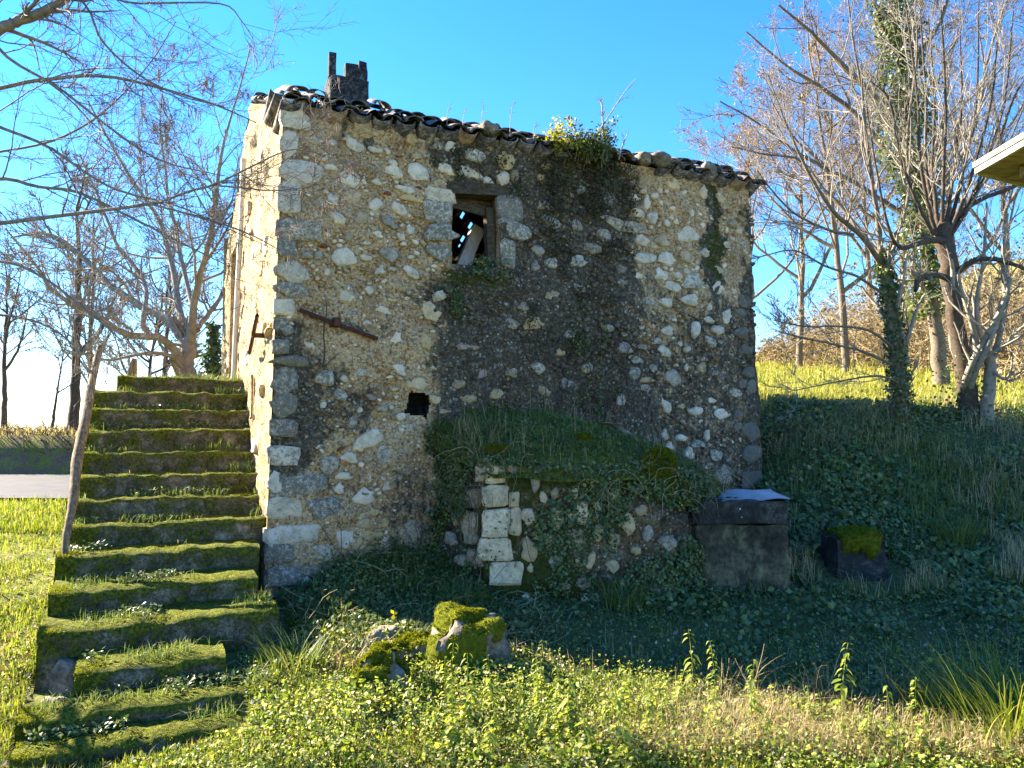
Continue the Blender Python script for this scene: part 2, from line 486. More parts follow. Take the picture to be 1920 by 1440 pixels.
M['weed'] = leaf_mat('weed_leaf', [(0.0, (0.05, 0.095, 0.02)), (0.3, (0.12, 0.19, 0.03)), (0.55, (0.27, 0.34, 0.05)), (0.78, (0.40, 0.42, 0.09)), (0.9, (0.52, 0.46, 0.20)), (1.0, (0.62, 0.54, 0.38))], 0.5, 0.5, 0.3)
M['nettle'] = leaf_mat('nettle_leaf', [(0.0, (0.14, 0.20, 0.04)), (0.5, (0.30, 0.36, 0.07)), (0.85, (0.48, 0.46, 0.08)), (1.0, (0.58, 0.46, 0.10))], 0.5, 0.55, 0.2)
M['straw'] = leaf_mat('dead_grass', [(0.0, (0.22, 0.15, 0.08)), (0.5, (0.44, 0.34, 0.19)), (1.0, (0.62, 0.52, 0.33))], 0.4, 0.7, 0.15)
M['straw_field'] = leaf_mat('field_grass', [(0.0, (0.20, 0.23, 0.045)), (0.4, (0.34, 0.33, 0.09)), (0.75, (0.46, 0.40, 0.15)), (1.0, (0.17, 0.23, 0.045))], 0.4, 0.7, 0.1)
M['thicket_leaf'] = leaf_mat('thicket_leaf', [(0.0, (0.10, 0.068, 0.040)), (0.6, (0.22, 0.155, 0.09)), (1.0, (0.34, 0.26, 0.16))], 0.2, 0.7, 0.1)
M['dead_leaf'] = leaf_mat('fallen_leaf', [(0.0, (0.10, 0.045, 0.022)), (0.5, (0.22, 0.12, 0.06)), (0.85, (0.36, 0.26, 0.17)), (1.0, (0.48, 0.40, 0.30))], 0.25, 0.6, 0.25)
M['yellow_leaf'] = leaf_mat('yellow_leaf', [(0.0, (0.10, 0.16, 0.02)), (0.35, (0.22, 0.26, 0.025)), (0.7, (0.55, 0.43, 0.02)), (1.0, (0.62, 0.42, 0.03))], 0.55, 0.5, 0.3)
M['catkin'] = m_simple('catkin', [(0.3, (0.17, 0.10, 0.07)), (0.7, (0.36, 0.25, 0.17))], 30, 0.9, 0.4, 0.004)

def m_ground():
    N = NT('ground')
    P = N.geo('Position')
    n = N.noise(1.1, 7, 0.65, P)
    n2 = N.noise(26, 5, 0.7, P)
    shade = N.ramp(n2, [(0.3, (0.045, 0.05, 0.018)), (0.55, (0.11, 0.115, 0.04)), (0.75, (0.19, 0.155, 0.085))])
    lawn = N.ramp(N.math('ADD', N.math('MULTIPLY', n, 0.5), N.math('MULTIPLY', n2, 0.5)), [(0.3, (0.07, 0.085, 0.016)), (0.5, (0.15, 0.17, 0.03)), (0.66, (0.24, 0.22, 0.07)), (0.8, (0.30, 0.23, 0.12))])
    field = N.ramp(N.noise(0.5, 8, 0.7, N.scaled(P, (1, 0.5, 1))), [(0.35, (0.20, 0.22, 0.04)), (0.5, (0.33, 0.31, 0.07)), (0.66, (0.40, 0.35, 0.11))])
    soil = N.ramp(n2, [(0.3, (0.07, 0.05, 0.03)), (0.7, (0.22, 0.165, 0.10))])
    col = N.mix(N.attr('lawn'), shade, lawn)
    col = N.mix(N.attr('field'), col, field)
    col = N.mix(N.math('MULTIPLY', N.attr('soil'), N.sstep(N.noise(3.1, 6, 0.7, P), 0.38, 0.58)), col, soil)
    return N.surf(col, 0.97, N.bump(N.math('ADD', n2, n), 0.9, 0.03), 0.1)
M['ground'] = m_ground()

# ------------------------------------------------------------------ terrain
CX, CY = -2.40365, 7.5949                       # near left corner of the house
HROT = R(24.96)
HU = np.array([math.cos(HROT), math.sin(HROT), 0.0])
HV = np.array([-math.sin(HROT), math.cos(HROT), 0.0])
HC = np.array([CX, CY, 0.0])

def to_local(P):
    r = np.asarray(P, float) - HC
    return np.stack([r @ HU, r @ HV, r[..., 2]], -1)

def to_world(L):
    L = np.asarray(L, float)
    return HC + L[..., 0:1] * HU + L[..., 1:2] * HV + L[..., 2:3] * np.array([0, 0, 1.0])

MIDP = ([-50, 0, 4, 6, 7.6, 9, 13, 22, 60], [-0.45, -0.45, -0.42, -0.28, -0.08, 0.12, 0.4, 0.9, 3.0])
RIGP = ([-50, 0, 4, 6, 7.7, 8.7, 10.0, 11.2, 12.0, 12.6, 45, 90, 400], [-0.45, -0.45, -0.40, -0.26, -0.06, 0.28, 0.95, 1.55, 1.82, 1.92, 5.2, 8.2, 14])
LEFP = ([-50, 0, 4, 5.6, 8, 12.6, 13.1, 19.62, 19.9, 20.35, 26, 60, 400], [-0.47, -0.47, -0.46, -0.33, -0.02, 0.30, 0.34, 0.36, 0.75, 1.36, 1.42, 0.6, -14])

def ground_z(x, y, noise=True):
    x = np.asarray(x, float)
    y = np.asarray(y, float)
    zm = np.interp(y, *MIDP)
    zr = np.interp(y, *RIGP) + 0.045 * np.clip(x - 6, -4, 60) * smooth(11, 30, y)
    zl = np.interp(y, *LEFP)
    wr = smooth(1.6, 4.2, x - 0.12 * np.clip(y - 12, 0, 60))
    wl = 1 - smooth(-4.6 - 0.2 * np.clip(y - 12, 0, 80), -2.2 - 0.05 * np.clip(y - 12, 0, 60), x)
    z = zl * wl + (1 - wl) * (zr * wr + zm * (1 - wr))
    if noise:
        u = (x - CX) * HU[0] + (y - CY) * HU[1]
        v = (x - CX) * HV[0] + (y - CY) * HV[1]
        z = z + 0.30 * np.exp(-(np.minimum(v, 0) / 0.55) ** 2) * smooth(0.15, 0.9, u) * (1 - smooth(2.1, 3.0, u)) * (v < 1)
        z = z + (0.20 + .02 * fbm(x * .15, y * .15, 0, 8, 2)) * np.clip(y - 31, 0, 45) * smooth(.30, .70, x / np.maximum(y, 1))
        k = 1 - smooth(12.2, 12.9, y) * (1 - smooth(20.2, 21, y)) * (x < -4)
        z = z + k * (0.05 * fbm(x * 0.8, y * 0.8, 0, 3, 3) + 0.018 * fbm(x * 4, y * 4, 0, 5, 3)) * np.clip(1.2 - np.hypot(x, y) / 120, 0.3, 1)
    return z

def spaced(a0, a1, d, lo, hi, grow=1.16):
    c = list(np.arange(a0, a1 + d / 2, d))
    s = d
    while c[-1] < hi:
        s *= grow
        c.append(c[-1] + s)
    s = d
    while c[0] > lo:
        s *= grow
        c.insert(0, c[0] - s)
    return np.array(c)

gx = spaced(-7, 9, 0.11, -500, 600)
gy = spaced(3.5, 13, 0.10, -40, 900)
gy = np.sort(np.concatenate([gy, [13.0, 13.15, 19.55, 19.62, 19.75, 19.9, 20.1, 20.35, 20.7]]))
GX, GY = np.meshgrid(gx, gy, indexing='ij')
GZ = ground_z(GX, GY)
mb = MB()
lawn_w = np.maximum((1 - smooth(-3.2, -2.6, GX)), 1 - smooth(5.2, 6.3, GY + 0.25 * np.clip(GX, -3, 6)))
field_w = smooth(11.9, 12.6, GY) * smooth(-2, 1, GX - 0.1 * (GY - 12))
field_w = np.maximum(field_w, smooth(21.2, 22, GY))
soil_w = smooth(30, 36, GY) * smooth(.34, .42, GX / np.maximum(GY, 1)) + ((GX < -4) & (GY > 19.6) & (GY < 20.4)) * 1.0 + np.clip(1 - smooth(0.2, 1.0, np.abs(GX + 3.6)) , 0, 1) * (1 - smooth(4.6, 5.6, GY)) + (1 - smooth(-3.0, -2.2, GX)) * 0.4
mb.add(np.stack([GX, GY, GZ], -1), grid_faces(len(gx), len(gy)), lawn=lawn_w.ravel(), field=field_w.ravel(), soil=np.clip(soil_w, 0, 1).ravel())
o = mb.build('ground', M['ground'])
tag(o, 'sloping grassy ground around the stone house', None, kind='structure')

# road at the far left
rx = np.linspace(-60, -4.2, 120)
ry = np.linspace(0, 1, 14)
RX, RT = np.meshgrid(rx, ry, indexing='ij')
e0 = 13.15 + 0.12 * fbm(RX * 0.7, 0, 0, 31)
e1 = 19.5 + 0.10 * fbm(RX * 0.7, 5, 0, 32)
RY = e0 + (e1 - e0) * RT
mb = MB().add(np.stack([RX, RY, 0.40 + 0.02 * np.sin(RT * math.pi)], -1), grid_faces(120, 14))
tag(mb.build('road', M['asphalt']), 'strip of grey asphalt road beyond the lawn', None, kind='structure')
# ------------------------------------------------------------------ the stone house
def uz(a, b):
    L = to_local(on_plane(a, b, HC, HV))
    return L[0], L[2]

def poly_mask(pts, u, z, soft):
    pts = np.asarray(pts, float)
    inside = np.zeros(u.shape, bool)
    dist = np.full(u.shape, 1e9)
    for (x0, y0), (x1, y1) in zip(pts, np.roll(pts, -1, 0)):
        c = ((y0 > z) != (y1 > z)) & (u < (x1 - x0) * (z - y0) / (y1 - y0 + 1e-12) + x0)
        inside ^= c
        dx, dy = x1 - x0, y1 - y0
        t = np.clip(((u - x0) * dx + (z - y0) * dy) / (dx * dx + dy * dy + 1e-12), 0, 1)
        dist = np.minimum(dist, np.hypot(u - x0 - t * dx, z - y0 - t * dy))
    return smooth(-soft, soft, np.where(inside, dist, -dist))

STAIN_AND_SHADE = [  # damp black growth and other dark marks on the front wall: outline, amount, softness
    ([(800, 240), (900, 250), (1040, 260), (1185, 310), (1190, 420), (1205, 520), (1215, 620), (1235, 720), (1250, 800), (1270, 940), (800, 980), (790, 800), (815, 640), (790, 520), (850, 500), (850, 340), (800, 320)], 0.90, 0.24),
    ([(1190, 620), (1270, 640), (1320, 560), (1400, 540), (1420, 700), (1440, 940), (1200, 940)], 0.68, 0.25),
    ([(1180, 480), (1240, 500), (1300, 560), (1330, 700), (1290, 800), (1200, 800)], 0.50, 0.2),
    ([(1322, 340), (1345, 345), (1362, 520), (1350, 600), (1318, 540), (1322, 420)], 0.95, 0.06),
    ([(1384, 355), (1415, 355), (1425, 640), (1440, 940), (1390, 940), (1392, 620)], 0.9, 0.06),
    ([(500, 590), (560, 610), (590, 680), (650, 690), (640, 780), (600, 860), (580, 900), (500, 900)], 0.80, 0.16),
    ([(500, 730), (720, 740), (700, 800), (560, 820), (500, 800)], 0.62, 0.12),
    ([(490, 1030), (600, 1050), (620, 1120), (490, 1120)], 0.55, 0.1),
    ([(640, 190), (668, 195), (664, 265), (645, 265)], 0.75, 0.05),
    ([(690, 245), (712, 248), (708, 285), (692, 285)], 1.0, 0.03),  # shade inside a weathered cavity, painted into the wall colour
    ([(690, 560), (790, 560), (800, 640), (770, 700), (700, 650)], 0.32, 0.12),
    ([(720, 880), (800, 880), (810, 1060), (700, 1040)], 0.55, 0.14),
    ([(550, 575), (570, 578), (710, 632), (700, 642), (570, 598)], 0.55, 0.035),  # dark band along the tie bar
]
MOSS = [
    ([(1322, 345), (1345, 345), (1358, 520), (1330, 520)], 0.75, 0.06),
    ([(960, 255), (1190, 300), (1185, 360), (1100, 400), (960, 340)], 0.5, 0.15),
    ([(840, 490), (945, 492), (950, 530), (840, 530)], 0.7, 0.06),
    ([(800, 780), (880, 790), (870, 1060), (800, 1060)], 0.55, 0.12),
    ([(500, 660), (700, 690), (760, 780), (640, 860), (500, 860)], 0.30, 0.2),
    ([(520, 1085), (600, 1095), (600, 1130), (510, 1130)], 0.8, 0.08),
]
STAIN_AND_SHADE = [([uz(*p) for p in pts], a, s) for pts, a, s in STAIN_AND_SHADE]
MOSS = [([uz(*p) for p in pts], a, s) for pts, a, s in MOSS]

def wall_marks(u, z, table):
    u, z = u + 0.13 * fbm(u * 2.1, z * 2.1, 0, 91, 3) + 0.06 * fbm(u * 9, z * 5, 0, 92, 2), z + 0.12 * fbm(u * 2.1, z * 2.1, 3, 93, 3)
    r = np.zeros(np.shape(u))
    for pts, a, s in table:
        r = np.maximum(r, a * poly_mask(pts, u, z, s))
    return r

EAVE, RIDGE, RV, HB = 4.84, 6.04, 3.05, 6.1
uL = lambda z: 0.10 * z / 4.75
uR = lambda z: 6.32 - 0.20 * z / 4.8
house = thing('stone_house', 'two storey rubble stone house with tiled roof, in shade with a bright sunlit side', 'house', (CX, CY, 0), HROT)

# front wall: a displaced sheet of mortar with real openings
nu, nz = 310, 244
S, Z = np.meshgrid(np.linspace(0, 1, nu), np.linspace(-0.5, EAVE, nz), indexing='ij')
U = uL(Z) + (uR(Z) - uL(Z)) * S
edge = smooth(0, 0.03, S) * (1 - smooth(0.97, 1, S))
U = U + (1 - edge) * 0.035 * fbm(Z * 3.2, S * 3, 0, 81, 3) * (S > 0.5)
relief = 0.030 * fbm(U * 1.6, Z * 1.6, 0, 21, 3) + 0.022 * fbm(U * 7, Z * 7, 0, 22, 3) + 0.012 * fbm(U * 22, Z * 22, 0, 23, 2)
plaster = poly_mask([uz(*p) for p in [(560, 545), (640, 540), (760, 600), (740, 690), (600, 690), (560, 640)]], U, Z, 0.12)
Vd = -(relief * (1 - 0.75 * plaster) + 0.012 * plaster) * (0.35 + 0.65 * edge)
quads = grid_faces(nu, nz)
uc, zc = U.ravel()[quads].mean(1), Z.ravel()[quads].mean(1)
jit = 0.03 * fbm(uc * 9, zc * 9, 0, 40, 2)
win = (uc > 1.93) & (uc < 2.50) & (zc > 3.38) & (zc < 4.30)
hole = poly_mask([uz(762, 772), uz(766, 742), uz(772, 730), uz(800, 738), uz(806, 760), uz(802, 782)], uc + jit, zc + jit, 0.01) > 0.5
mb = MB().add(np.stack([U, Vd, Z], -1), quads[~(win | hole)], stain=wall_marks(U, Z, STAIN_AND_SHADE).ravel(), moss=wall_marks(U, Z, MOSS).ravel())
front_wall = mb.build('front_wall', M['mortar'], house)
tag(front_wall, 'shaded ochre rubble wall with black damp stains')

# side (gable) wall in full sun
def gable_top(v):
    return np.where(v < RV, EAVE + (RIDGE - EAVE) * v / RV, RIDGE - (RIDGE - EAVE) * (v - RV) / RV)
nv_, nz2 = 150, 150
V2, T2 = np.meshgrid(np.linspace(-0.03, HB, nv_), np.linspace(0, 1, nz2), indexing='ij')
Z2 = -0.5 + T2 * (gable_top(np.clip(V2, 0, HB)) + 0.5)
rel = 0.035 * fbm(V2 * 2.2, Z2 * 1.5, 0, 51, 3) + 0.022 * fbm(V2 * 8, Z2 * 6, 0, 52, 3) + 0.008 * fbm(V2 * 28, Z2 * 22, 0, 53, 2)
q2 = grid_faces(nv_, nz2)
vc, zc2 = V2.ravel()[q2].mean(1), Z2.ravel()[q2].mean(1)
slot = (np.abs(vc - 1.55) < 0.10) & (np.abs(zc2 - 1.95) < 0.26)
door = (vc > 3.75) & (vc < 4.65) & (zc2 > 2.2) & (zc2 < 4.25)
U2 = uL(Z2) - rel * smooth(0, 0.15, V2)
mb = MB().add(np.stack([U2, V2, Z2], -1), q2[~(slot | door)][:, ::-1])
side_wall = mb.build('side_wall', M['mortar_light'], house)
tag(side_wall, 'sunlit plastered gable wall above the stairs')
for (v0, v1, z0, z1, d) in ((1.45, 1.65, 1.69, 2.21, 0.25), (3.75, 4.65, 2.2, 4.25, 0.16)):
    mb = MB()
    for a, b_ in (((0, v0 - 0.03, z0), (d, v0, z1)), ((0, v1, z0), (d, v1 + 0.03, z1)), ((0, v0, z0 - 0.03), (d, v1, z0)), ((0, v0, z1), (d, v1, z1 + 0.03)), ((d, v0 - .02, z0 - .02), (d + 0.03, v1 + .02, z1 + .02))):
        mb.box((a[0] + 0.03, a[1], a[2]), (b_[0] + 0.06, b_[1], b_[2]))
    mb.build('wall_niche' if d > .2 else 'door_recess', M['mortar_light'], house, False)
pass
# far side, back, floor
for nm, fn in (('gable_wall', 0), ('back_wall', 1)):
    A, T = np.meshgrid(np.linspace(0, 1, 40), np.linspace(0, 1, 40), indexing='ij')
    if fn == 0:
        v = A * HB
        z = -0.5 + T * (gable_top(v) + 0.5)
        P = np.stack([uR(z) - 0.01 + 0.03 * fbm(v * 3, z * 3, 0, 61, 3), v, z], -1)
    else:
        z = -0.5 + T * (EAVE + 0.5)
        P = np.stack([0.03 + A * 6.2, np.full_like(A, HB), z], -1)
    MB().add(P, grid_faces(40, 40)).build(nm, M['mortar'], house)
MB().box((0.15, 0.12, 2.45), (6.1, 6.0, 2.55)).build('upper_floor', M['dark_wood'], house, False)
# reveals of the window and of the broken hole
mb = MB()
t = 0.03
mb.box((1.93 - t, 0.03, 3.35), (1.93, 0.42, 4.33)).box((2.50, 0.03, 3.35), (2.50 + t, 0.42, 4.33)).box((1.9, 0.03, 3.38 - t), (2.53, 0.42, 3.38)).box((1.9, 0.03, 4.30), (2.53, 0.42, 4.30 + t))
mb.build('window_reveal', M['mortar'], house, False)
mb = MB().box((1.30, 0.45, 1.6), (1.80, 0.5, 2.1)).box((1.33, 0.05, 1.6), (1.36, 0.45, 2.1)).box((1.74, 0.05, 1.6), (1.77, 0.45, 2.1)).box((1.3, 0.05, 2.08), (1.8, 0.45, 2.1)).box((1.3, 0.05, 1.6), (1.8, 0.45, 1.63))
mb.build('hole_shade_lining', M['concrete_dark'], house, False)  # lining coloured dark to paint in the shade inside the hole

# timber in the window
def plank(name, a, b, w, th, mat, parent, v_a=0.1, v_b=None, twist=0.0):
    """rough board from local point a=(u,z) to b, width w in the wall plane, thickness th in depth"""
    v_b = v_a if v_b is None else v_b
    n = 9
    c = np.linspace(0, 1, n)[:, None]
    p = np.array([a[0], v_a, a[1]]) * (1 - c) + np.array([b[0], v_b, b[1]]) * c
    d = unit(np.array([b[0] - a[0], v_b - v_a, b[1] - a[1]]))
    side = unit(np.cross(d, np.array([0, 1.0, 0])))
    nrm = np.cross(side, d)
    wv = w / 2 * (1 + 0.12 * rng.standard_normal((n, 1)) * 0.5)
    tv = th / 2 * (1 + 0.1 * rng.standard_normal((n, 1)))
    ring = np.stack([p + side * wv + nrm * tv, p - side * wv + nrm * tv, p - side * wv - nrm * tv, p + side * wv - nrm * tv], 1)
    idx = np.arange(n * 4).reshape(n, 4)
    nx = np.roll(idx, -1, 1)
    q = np.stack([idx[:-1], idx[1:], nx[1:], nx[:-1]], -1).reshape(-1, 4)
    q = np.vstack([q, [[0, 1, 2, 3]], [[(n - 1) * 4 + 3, (n - 1) * 4 + 2, (n - 1) * 4 + 1, (n - 1) * 4]]])
    return MB().add(ring.reshape(-1, 3), q).build(name, mat, parent, False)
lint = plank('window_lintel', uz(838, 352), uz(952, 358), 0.13, 0.26, M['dark_wood'], house, 0.10)
plank('lintel_board', uz(852, 374), uz(930, 394), 0.10, 0.05, M['dark_wood'], house, 0.16)
plank('lintel_board', uz(850, 363), uz(936, 377), 0.07, 0.05, M['dark_wood'], house, 0.22)
plank('window_post', uz(925, 385), uz(929, 505), 0.09, 0.10, M['dark_wood'], house, 0.14)
plank('fallen_rafter', uz(884, 512), uz(934, 405), 0.15, 0.08, M['board'], house, 0.42, 0.60)

# roof sheet of weathered tiles, with the slots where tiles are gone
n_u, n_v = 320, 84
UU, VV = np.meshgrid(np.linspace(0.12, 6.20, n_u), np.linspace(-0.10, HB + 0.2, n_v), indexing='ij')
ZZ = np.where(VV < RV, EAVE + (RIDGE - EAVE) * VV / RV, RIDGE - (RIDGE - EAVE) * (VV - RV) / RV) + 0.07 + 0.035 * np.sin(UU * 2 * math.pi / 0.24) + 0.02 * fbm(UU, VV, 0, 71, 2)
qr = grid_faces(n_u, n_v)
cu, cv = UU.ravel()[qr].mean(1), VV.ravel()[qr].mean(1)
gap = np.zeros(len(qr), bool)
bn = unit(np.array([0, (RIDGE - EAVE) / RV, 1.0]))           # back slope normal, local
bnw = HV * bn[1] + np.array([0, 0, bn[2]])
for (a, b, w, h) in ((867, 407, 0.016, 0.08), (882, 425, 0.012, 0.05), (867, 450, 0.018, 0.09), (861, 462, 0.014, 0.05), (882, 467, 0.012, 0.05)):
    L = to_local(on_plane(a, b, to_world(np.array([0, RV, RIDGE + 0.05])), bnw))
    gap |= (np.abs(cu - L[0]) < w) & (np.abs(cv - L[1]) < h)
roof = MB().add(np.stack([UU, VV, ZZ], -1), qr[~gap]).build('roof', M['tile'], house)

# separate curved tiles along the eaves
def tile_mesh(name, mat, r0, r1, ln, th=0.014, seg=8):
    mb = MB()
    a = np.linspace(0, math.pi, seg + 1)
    def ring(r, y):
        return np.stack([-np.cos(a) * r, np.full_like(a, y), np.sin(a) * r * 0.60], -1)
    v = np.concatenate([ring(r0, 0), ring(r1, ln), ring(r0 - th, 0), ring(r1 - th, ln)])
    m = seg + 1
    q = []
    for i in range(seg):
        q += [(i, i + 1, m + i + 1, m + i), (2 * m + i + 1, 2 * m + i, 3 * m + i, 3 * m + i + 1), (i + 1, i, 2 * m + i, 2 * m + i + 1), (m + i, m + i + 1, 3 * m + i + 1, 3 * m + i)]
    q += [(0, m, 3 * m, 2 * m), (seg, 2 * m + seg, 3 * m + seg, m + seg)]
    return mb.add(v, q).mesh(name, mat)
t_cover = tile_mesh('roof_tile', M['tile'], 0.105, 0.085, 0.46)
t_chan = tile_mesh('roof_tile', M['tile_clay'], 0.105, 0.12, 0.46)
t_chan2 = tile_mesh('roof_tile', M['tile'], 0.105, 0.12, 0.46)
slope = math.atan2(RIDGE - EAVE, RV)
def put_tile(me, u, v, z, flip, rx=0.0, rz=0.0, ry=0.0, s=1.0):
    o = bpy.data.objects.new('roof_tile', me)
    COL.objects.link(o)
    o.parent = roof
    o.location = (u, v, z)
    o.rotation_euler = Euler((slope + rx, ry + (math.pi if flip else 0), rz), 'XYZ')
    o.scale = (s, s, s)
    return o
for row in range(3):
    for k in range(26):
        u = 0.16 + 0.24 * k
        v = -0.12 + 0.36 * row
        z = EAVE + (RIDGE - EAVE) * v / RV + 0.045 * row + 0.02
        bad = row == 0 and 14 <= k <= 18
        j = lambda s: rnd.uniform(-s, s)
        if not (bad and rnd.random() < 0.5):
            put_tile(rnd.choice([t_chan, t_chan2, t_chan2, t_chan2]), u + j(.015), v + j(.03), z + 0.045 + j(.010), True, j(.05), j(.09), j(.14))
        if not (row == 0 and (k in (1, 3, 6) or bad and rnd.random() < 0.4)):
            put_tile(t_cover, u + 0.12 + j(.02), v + 0.02 + j(.05), z + 0.035 + j(.015), False, j(.06), j(.10), j(.16))
# displaced tiles lying on the eaves
for (a, b, ry, rz, rx) in ((560, 176, -0.2, 0.1, 0.03), (590, 182, 0.2, -0.2, 0.05), (714, 204, 0.2, 0.1, 0.08), (1262, 312, 0.2, 0.2, 0.05), (1150, 300, 0.2, -0.2, 0.05)):
    u, z = uz(a, b)
    put_tile(t_cover, u, -0.10, z - 0.02, False, rx, rz, ry, 0.95)
# verge tiles on the gable
for k in range(18):
    v = 0.05 + 0.34 * k
    sgn = 1 if v < RV else -1
    o = put_tile(t_cover, 0.22 + rnd.uniform(-.02, .02), v if sgn > 0 else v + 0.3, float(gable_top(np.array(v))) + 0.07, False, 0, 0, rnd.uniform(-.2, .2))
    if sgn < 0:
        o.rotation_euler = (slope, 0, math.pi)
        o.location.z -= 0.10

# chimney with its three broken posts
chv = 0.75
def chl(a, b):
    L = to_local(on_plane(a, b, HC + HV * chv, HV))
    return L[0], L[2]
def rough_block(lo, hi, n=7, amp=0.012, seed=0, taper=None):
    """box with subdivided, uneven faces"""
    lo, hi = np.array(lo, float), np.array(hi, float)
    mb = MB()
    g = np.linspace(0, 1, n)
    A, B = np.meshgrid(g, g, indexing='ij')
    for ax in range(3):
        for sd in (0, 1):
            P = np.zeros((n, n, 3))
            P[..., ax] = sd
            P[..., (ax + 1) % 3] = A
            P[..., (ax + 2) % 3] = B
            W = lo + P * (hi - lo)
            d = P - 0.5
            d = d / np.linalg.norm(d, axis=-1, keepdims=True)
            rr = 1 - 0.10 * np.clip(np.linalg.norm(P - 0.5, axis=-1, keepdims=True) - 0.62, 0, 1)
            W = (lo + hi) / 2 + (W - (lo + hi) / 2) * rr
            W = W + d * (amp * fbm(W[..., 0] * 6 + seed, W[..., 1] * 6, W[..., 2] * 6, seed, 3))[..., None]
            f = grid_faces(n, n)
            mb.add(W, f if sd else f[:, ::-1], moss=0.0)
    return mb
(c0, zt), (c1, _) = chl(619, 137), chl(693, 137)
_, zb = chl(655, 215)
chimney = rough_block((c0, chv, zb - 0.15), (c1, chv + 0.36, zt), 9, 0.012, 3).build('chimney', M['chimney'], house)
tag(chimney, 'square soot black chimney with broken upright posts')
for (x0, x1, y0, dv) in ((617, 631, 96, 0.0), (648, 672, 117, 0.0), (674, 690, 111, 0.02)):
    (a0, z1), (a1, _) = chl(x0, y0), chl(x1, y0)
    rough_block((a0, chv + dv, zt - 0.03), (a1, chv + dv + 0.09, z1), 5, 0.012, int(x0)).build('chimney_post', M['chimney'], chimney)

# iron tie bars, dry stem on the wall, drain pipe
mb = MB()
a, b = uz(560, 582), uz(706, 636)
p = resample(np.array([[a[0], -0.05, a[1]], [(a[0] + b[0]) / 2, -0.065, (a[1] + b[1]) / 2 - 0.01], [b[0], -0.045, b[1]]]), 10)
tubes(mb, p, np.full(10, 0.022), 4)
c_ = uz(628, 606)
mb.box((c_[0] - 0.03, -0.12, c_[1] - 0.045), (c_[0] + 0.03, 0.02, c_[1] + 0.045))
mb.build('tie_bar', M['rust'], house, False)
def side_pt(a, b):
    return to_local(on_plane(a, b, HC + HU * 0.06, HU))
A_, B_ = side_pt(507, 592), side_pt(487, 664)
mb = MB()
n8 = np.linspace(0, 1, 6)[:, None]
pp = (np.array([-0.07, A_[1], A_[2]]) * (1 - n8) + np.array([-0.05, B_[1], B_[2]]) * n8)
tubes(mb, pp, np.full(6, 0.020), 4)
mid = pp.mean(0)
mb.box((-0.075, mid[1] - 0.018, mid[2] - 0.025), (0.08, mid[1] + 0.018, mid[2] + 0.025))
mb.build('tie_bar', M['rust'], house, False)
mb = MB()
d0 = side_pt(441, 300)
tubes(mb, np.array([[0.045, 3.2, 5.3], [0.03, 3.2, 4.5], [0.0, 3.21, 3.5], [-0.03, 3.2, 2.2]]), np.full(4, 0.035), 8)
mb.build('drain_pipe', M['pvc'], house)
mb = MB()
pts = [uz(*q) for q in ((608, 558), (609, 590), (604, 625), (606, 655), (603, 690))]
tubes(mb, resample(np.array([[q[0], -0.075, q[1]] for q in pts]), 12), np.linspace(0.004, 0.009, 12), 4)
for e in ((590, 668), (622, 672), (632, 664)):
    q = uz(*e)
    tubes(mb, np.array([[pts[-1][0], -0.07, pts[-1][1]], [q[0], -0.07, q[1]]]), np.array([0.006, 0.003]), 4)
mb.build('dry_stem', M['bark_dark'], house)
def sphere_grid(n=26, m=18):
    th, ph = np.meshgrid(np.linspace(0, 2 * math.pi, n), np.linspace(0.02, math.pi - 0.02, m), indexing='ij')
    return np.stack([np.cos(th) * np.sin(ph), np.sin(th) * np.sin(ph), np.cos(ph)], -1), grid_faces(n, m)[:, ::-1]
# ------------------------------------------------------------------ individual stones
def stone_mesh(name, seed, block=False, mat=None, sides=11):
    r = np.random.default_rng(seed)
    ang = (np.arange(sides) + r.uniform(-0.3, 0.3, sides)) / sides * 2 * math.pi
    if block:
        e = 0.38
        x = np.sign(np.cos(ang)) * np.abs(np.cos(ang)) ** e
        z = np.sign(np.sin(ang)) * np.abs(np.sin(ang)) ** e
        k = 1 + r.uniform(-0.16, 0.05, sides)
    else:
        x, z = np.cos(ang), np.sin(ang)
        k = 1 + r.uniform(-0.26, 0.16, sides) + 0.12 * np.sin(2 * ang + r.uniform(0, 6)) + 0.08 * np.sin(3 * ang + r.uniform(0, 6))
    x, z = x * k, z * k
    rings = []
    for rr, y in ((1.03, 0.9), (1.0, -0.55), (0.80, -0.92)):
        jj = 1 + r.uniform(-0.06, 0.06, sides)
        rings.append(np.stack([x * rr * jj, np.full(sides, y) + r.uniform(-0.16, 0.16, sides), z * rr * jj], -1))
    v = np.concatenate(rings + [np.array([[r.uniform(-.15, .15), -1.02, r.uniform(-.15, .15)]])])
    i = np.arange(sides)
    j = np.roll(i, -1)
    q = np.concatenate([np.stack([i + s * sides, j + s * sides, j + (s + 1) * sides, i + (s + 1) * sides], -1) for s in (0, 1)])
    t = np.stack([i + 2 * sides, j + 2 * sides, np.full(sides, 3 * sides)], -1)
    return v, q, t
STONES = []
for s in range(26):
    v, q, t = stone_mesh('s', s)
    STONES.append(MB().add(v, q, t).mesh('stone', M['stone'], s % 2 == 0))
BLOCKS = []
for s in range(12):
    v, q, t = stone_mesh('b', 100 + s, True)
    BLOCKS.append(MB().add(v, q, t).mesh('stone', M['stone'], s % 3 == 0))
TONE = {'w': ((.72, .62, .48), .22), 'g': ((.62, .55, .44), .56), 'd': ((.44, .385, .31), .46), 'y': ((.60, .44, .24), .25), 't': ((.50, .38, .24), .36), 'o': ((.68, .53, .33), .12),
        'r': ((.27, .095, .055), .2), 'k': ((.05, .045, .05), .8), 'W': ((.74, .61, .41), .34), 'p': ((.42, .30, .26), .4)}

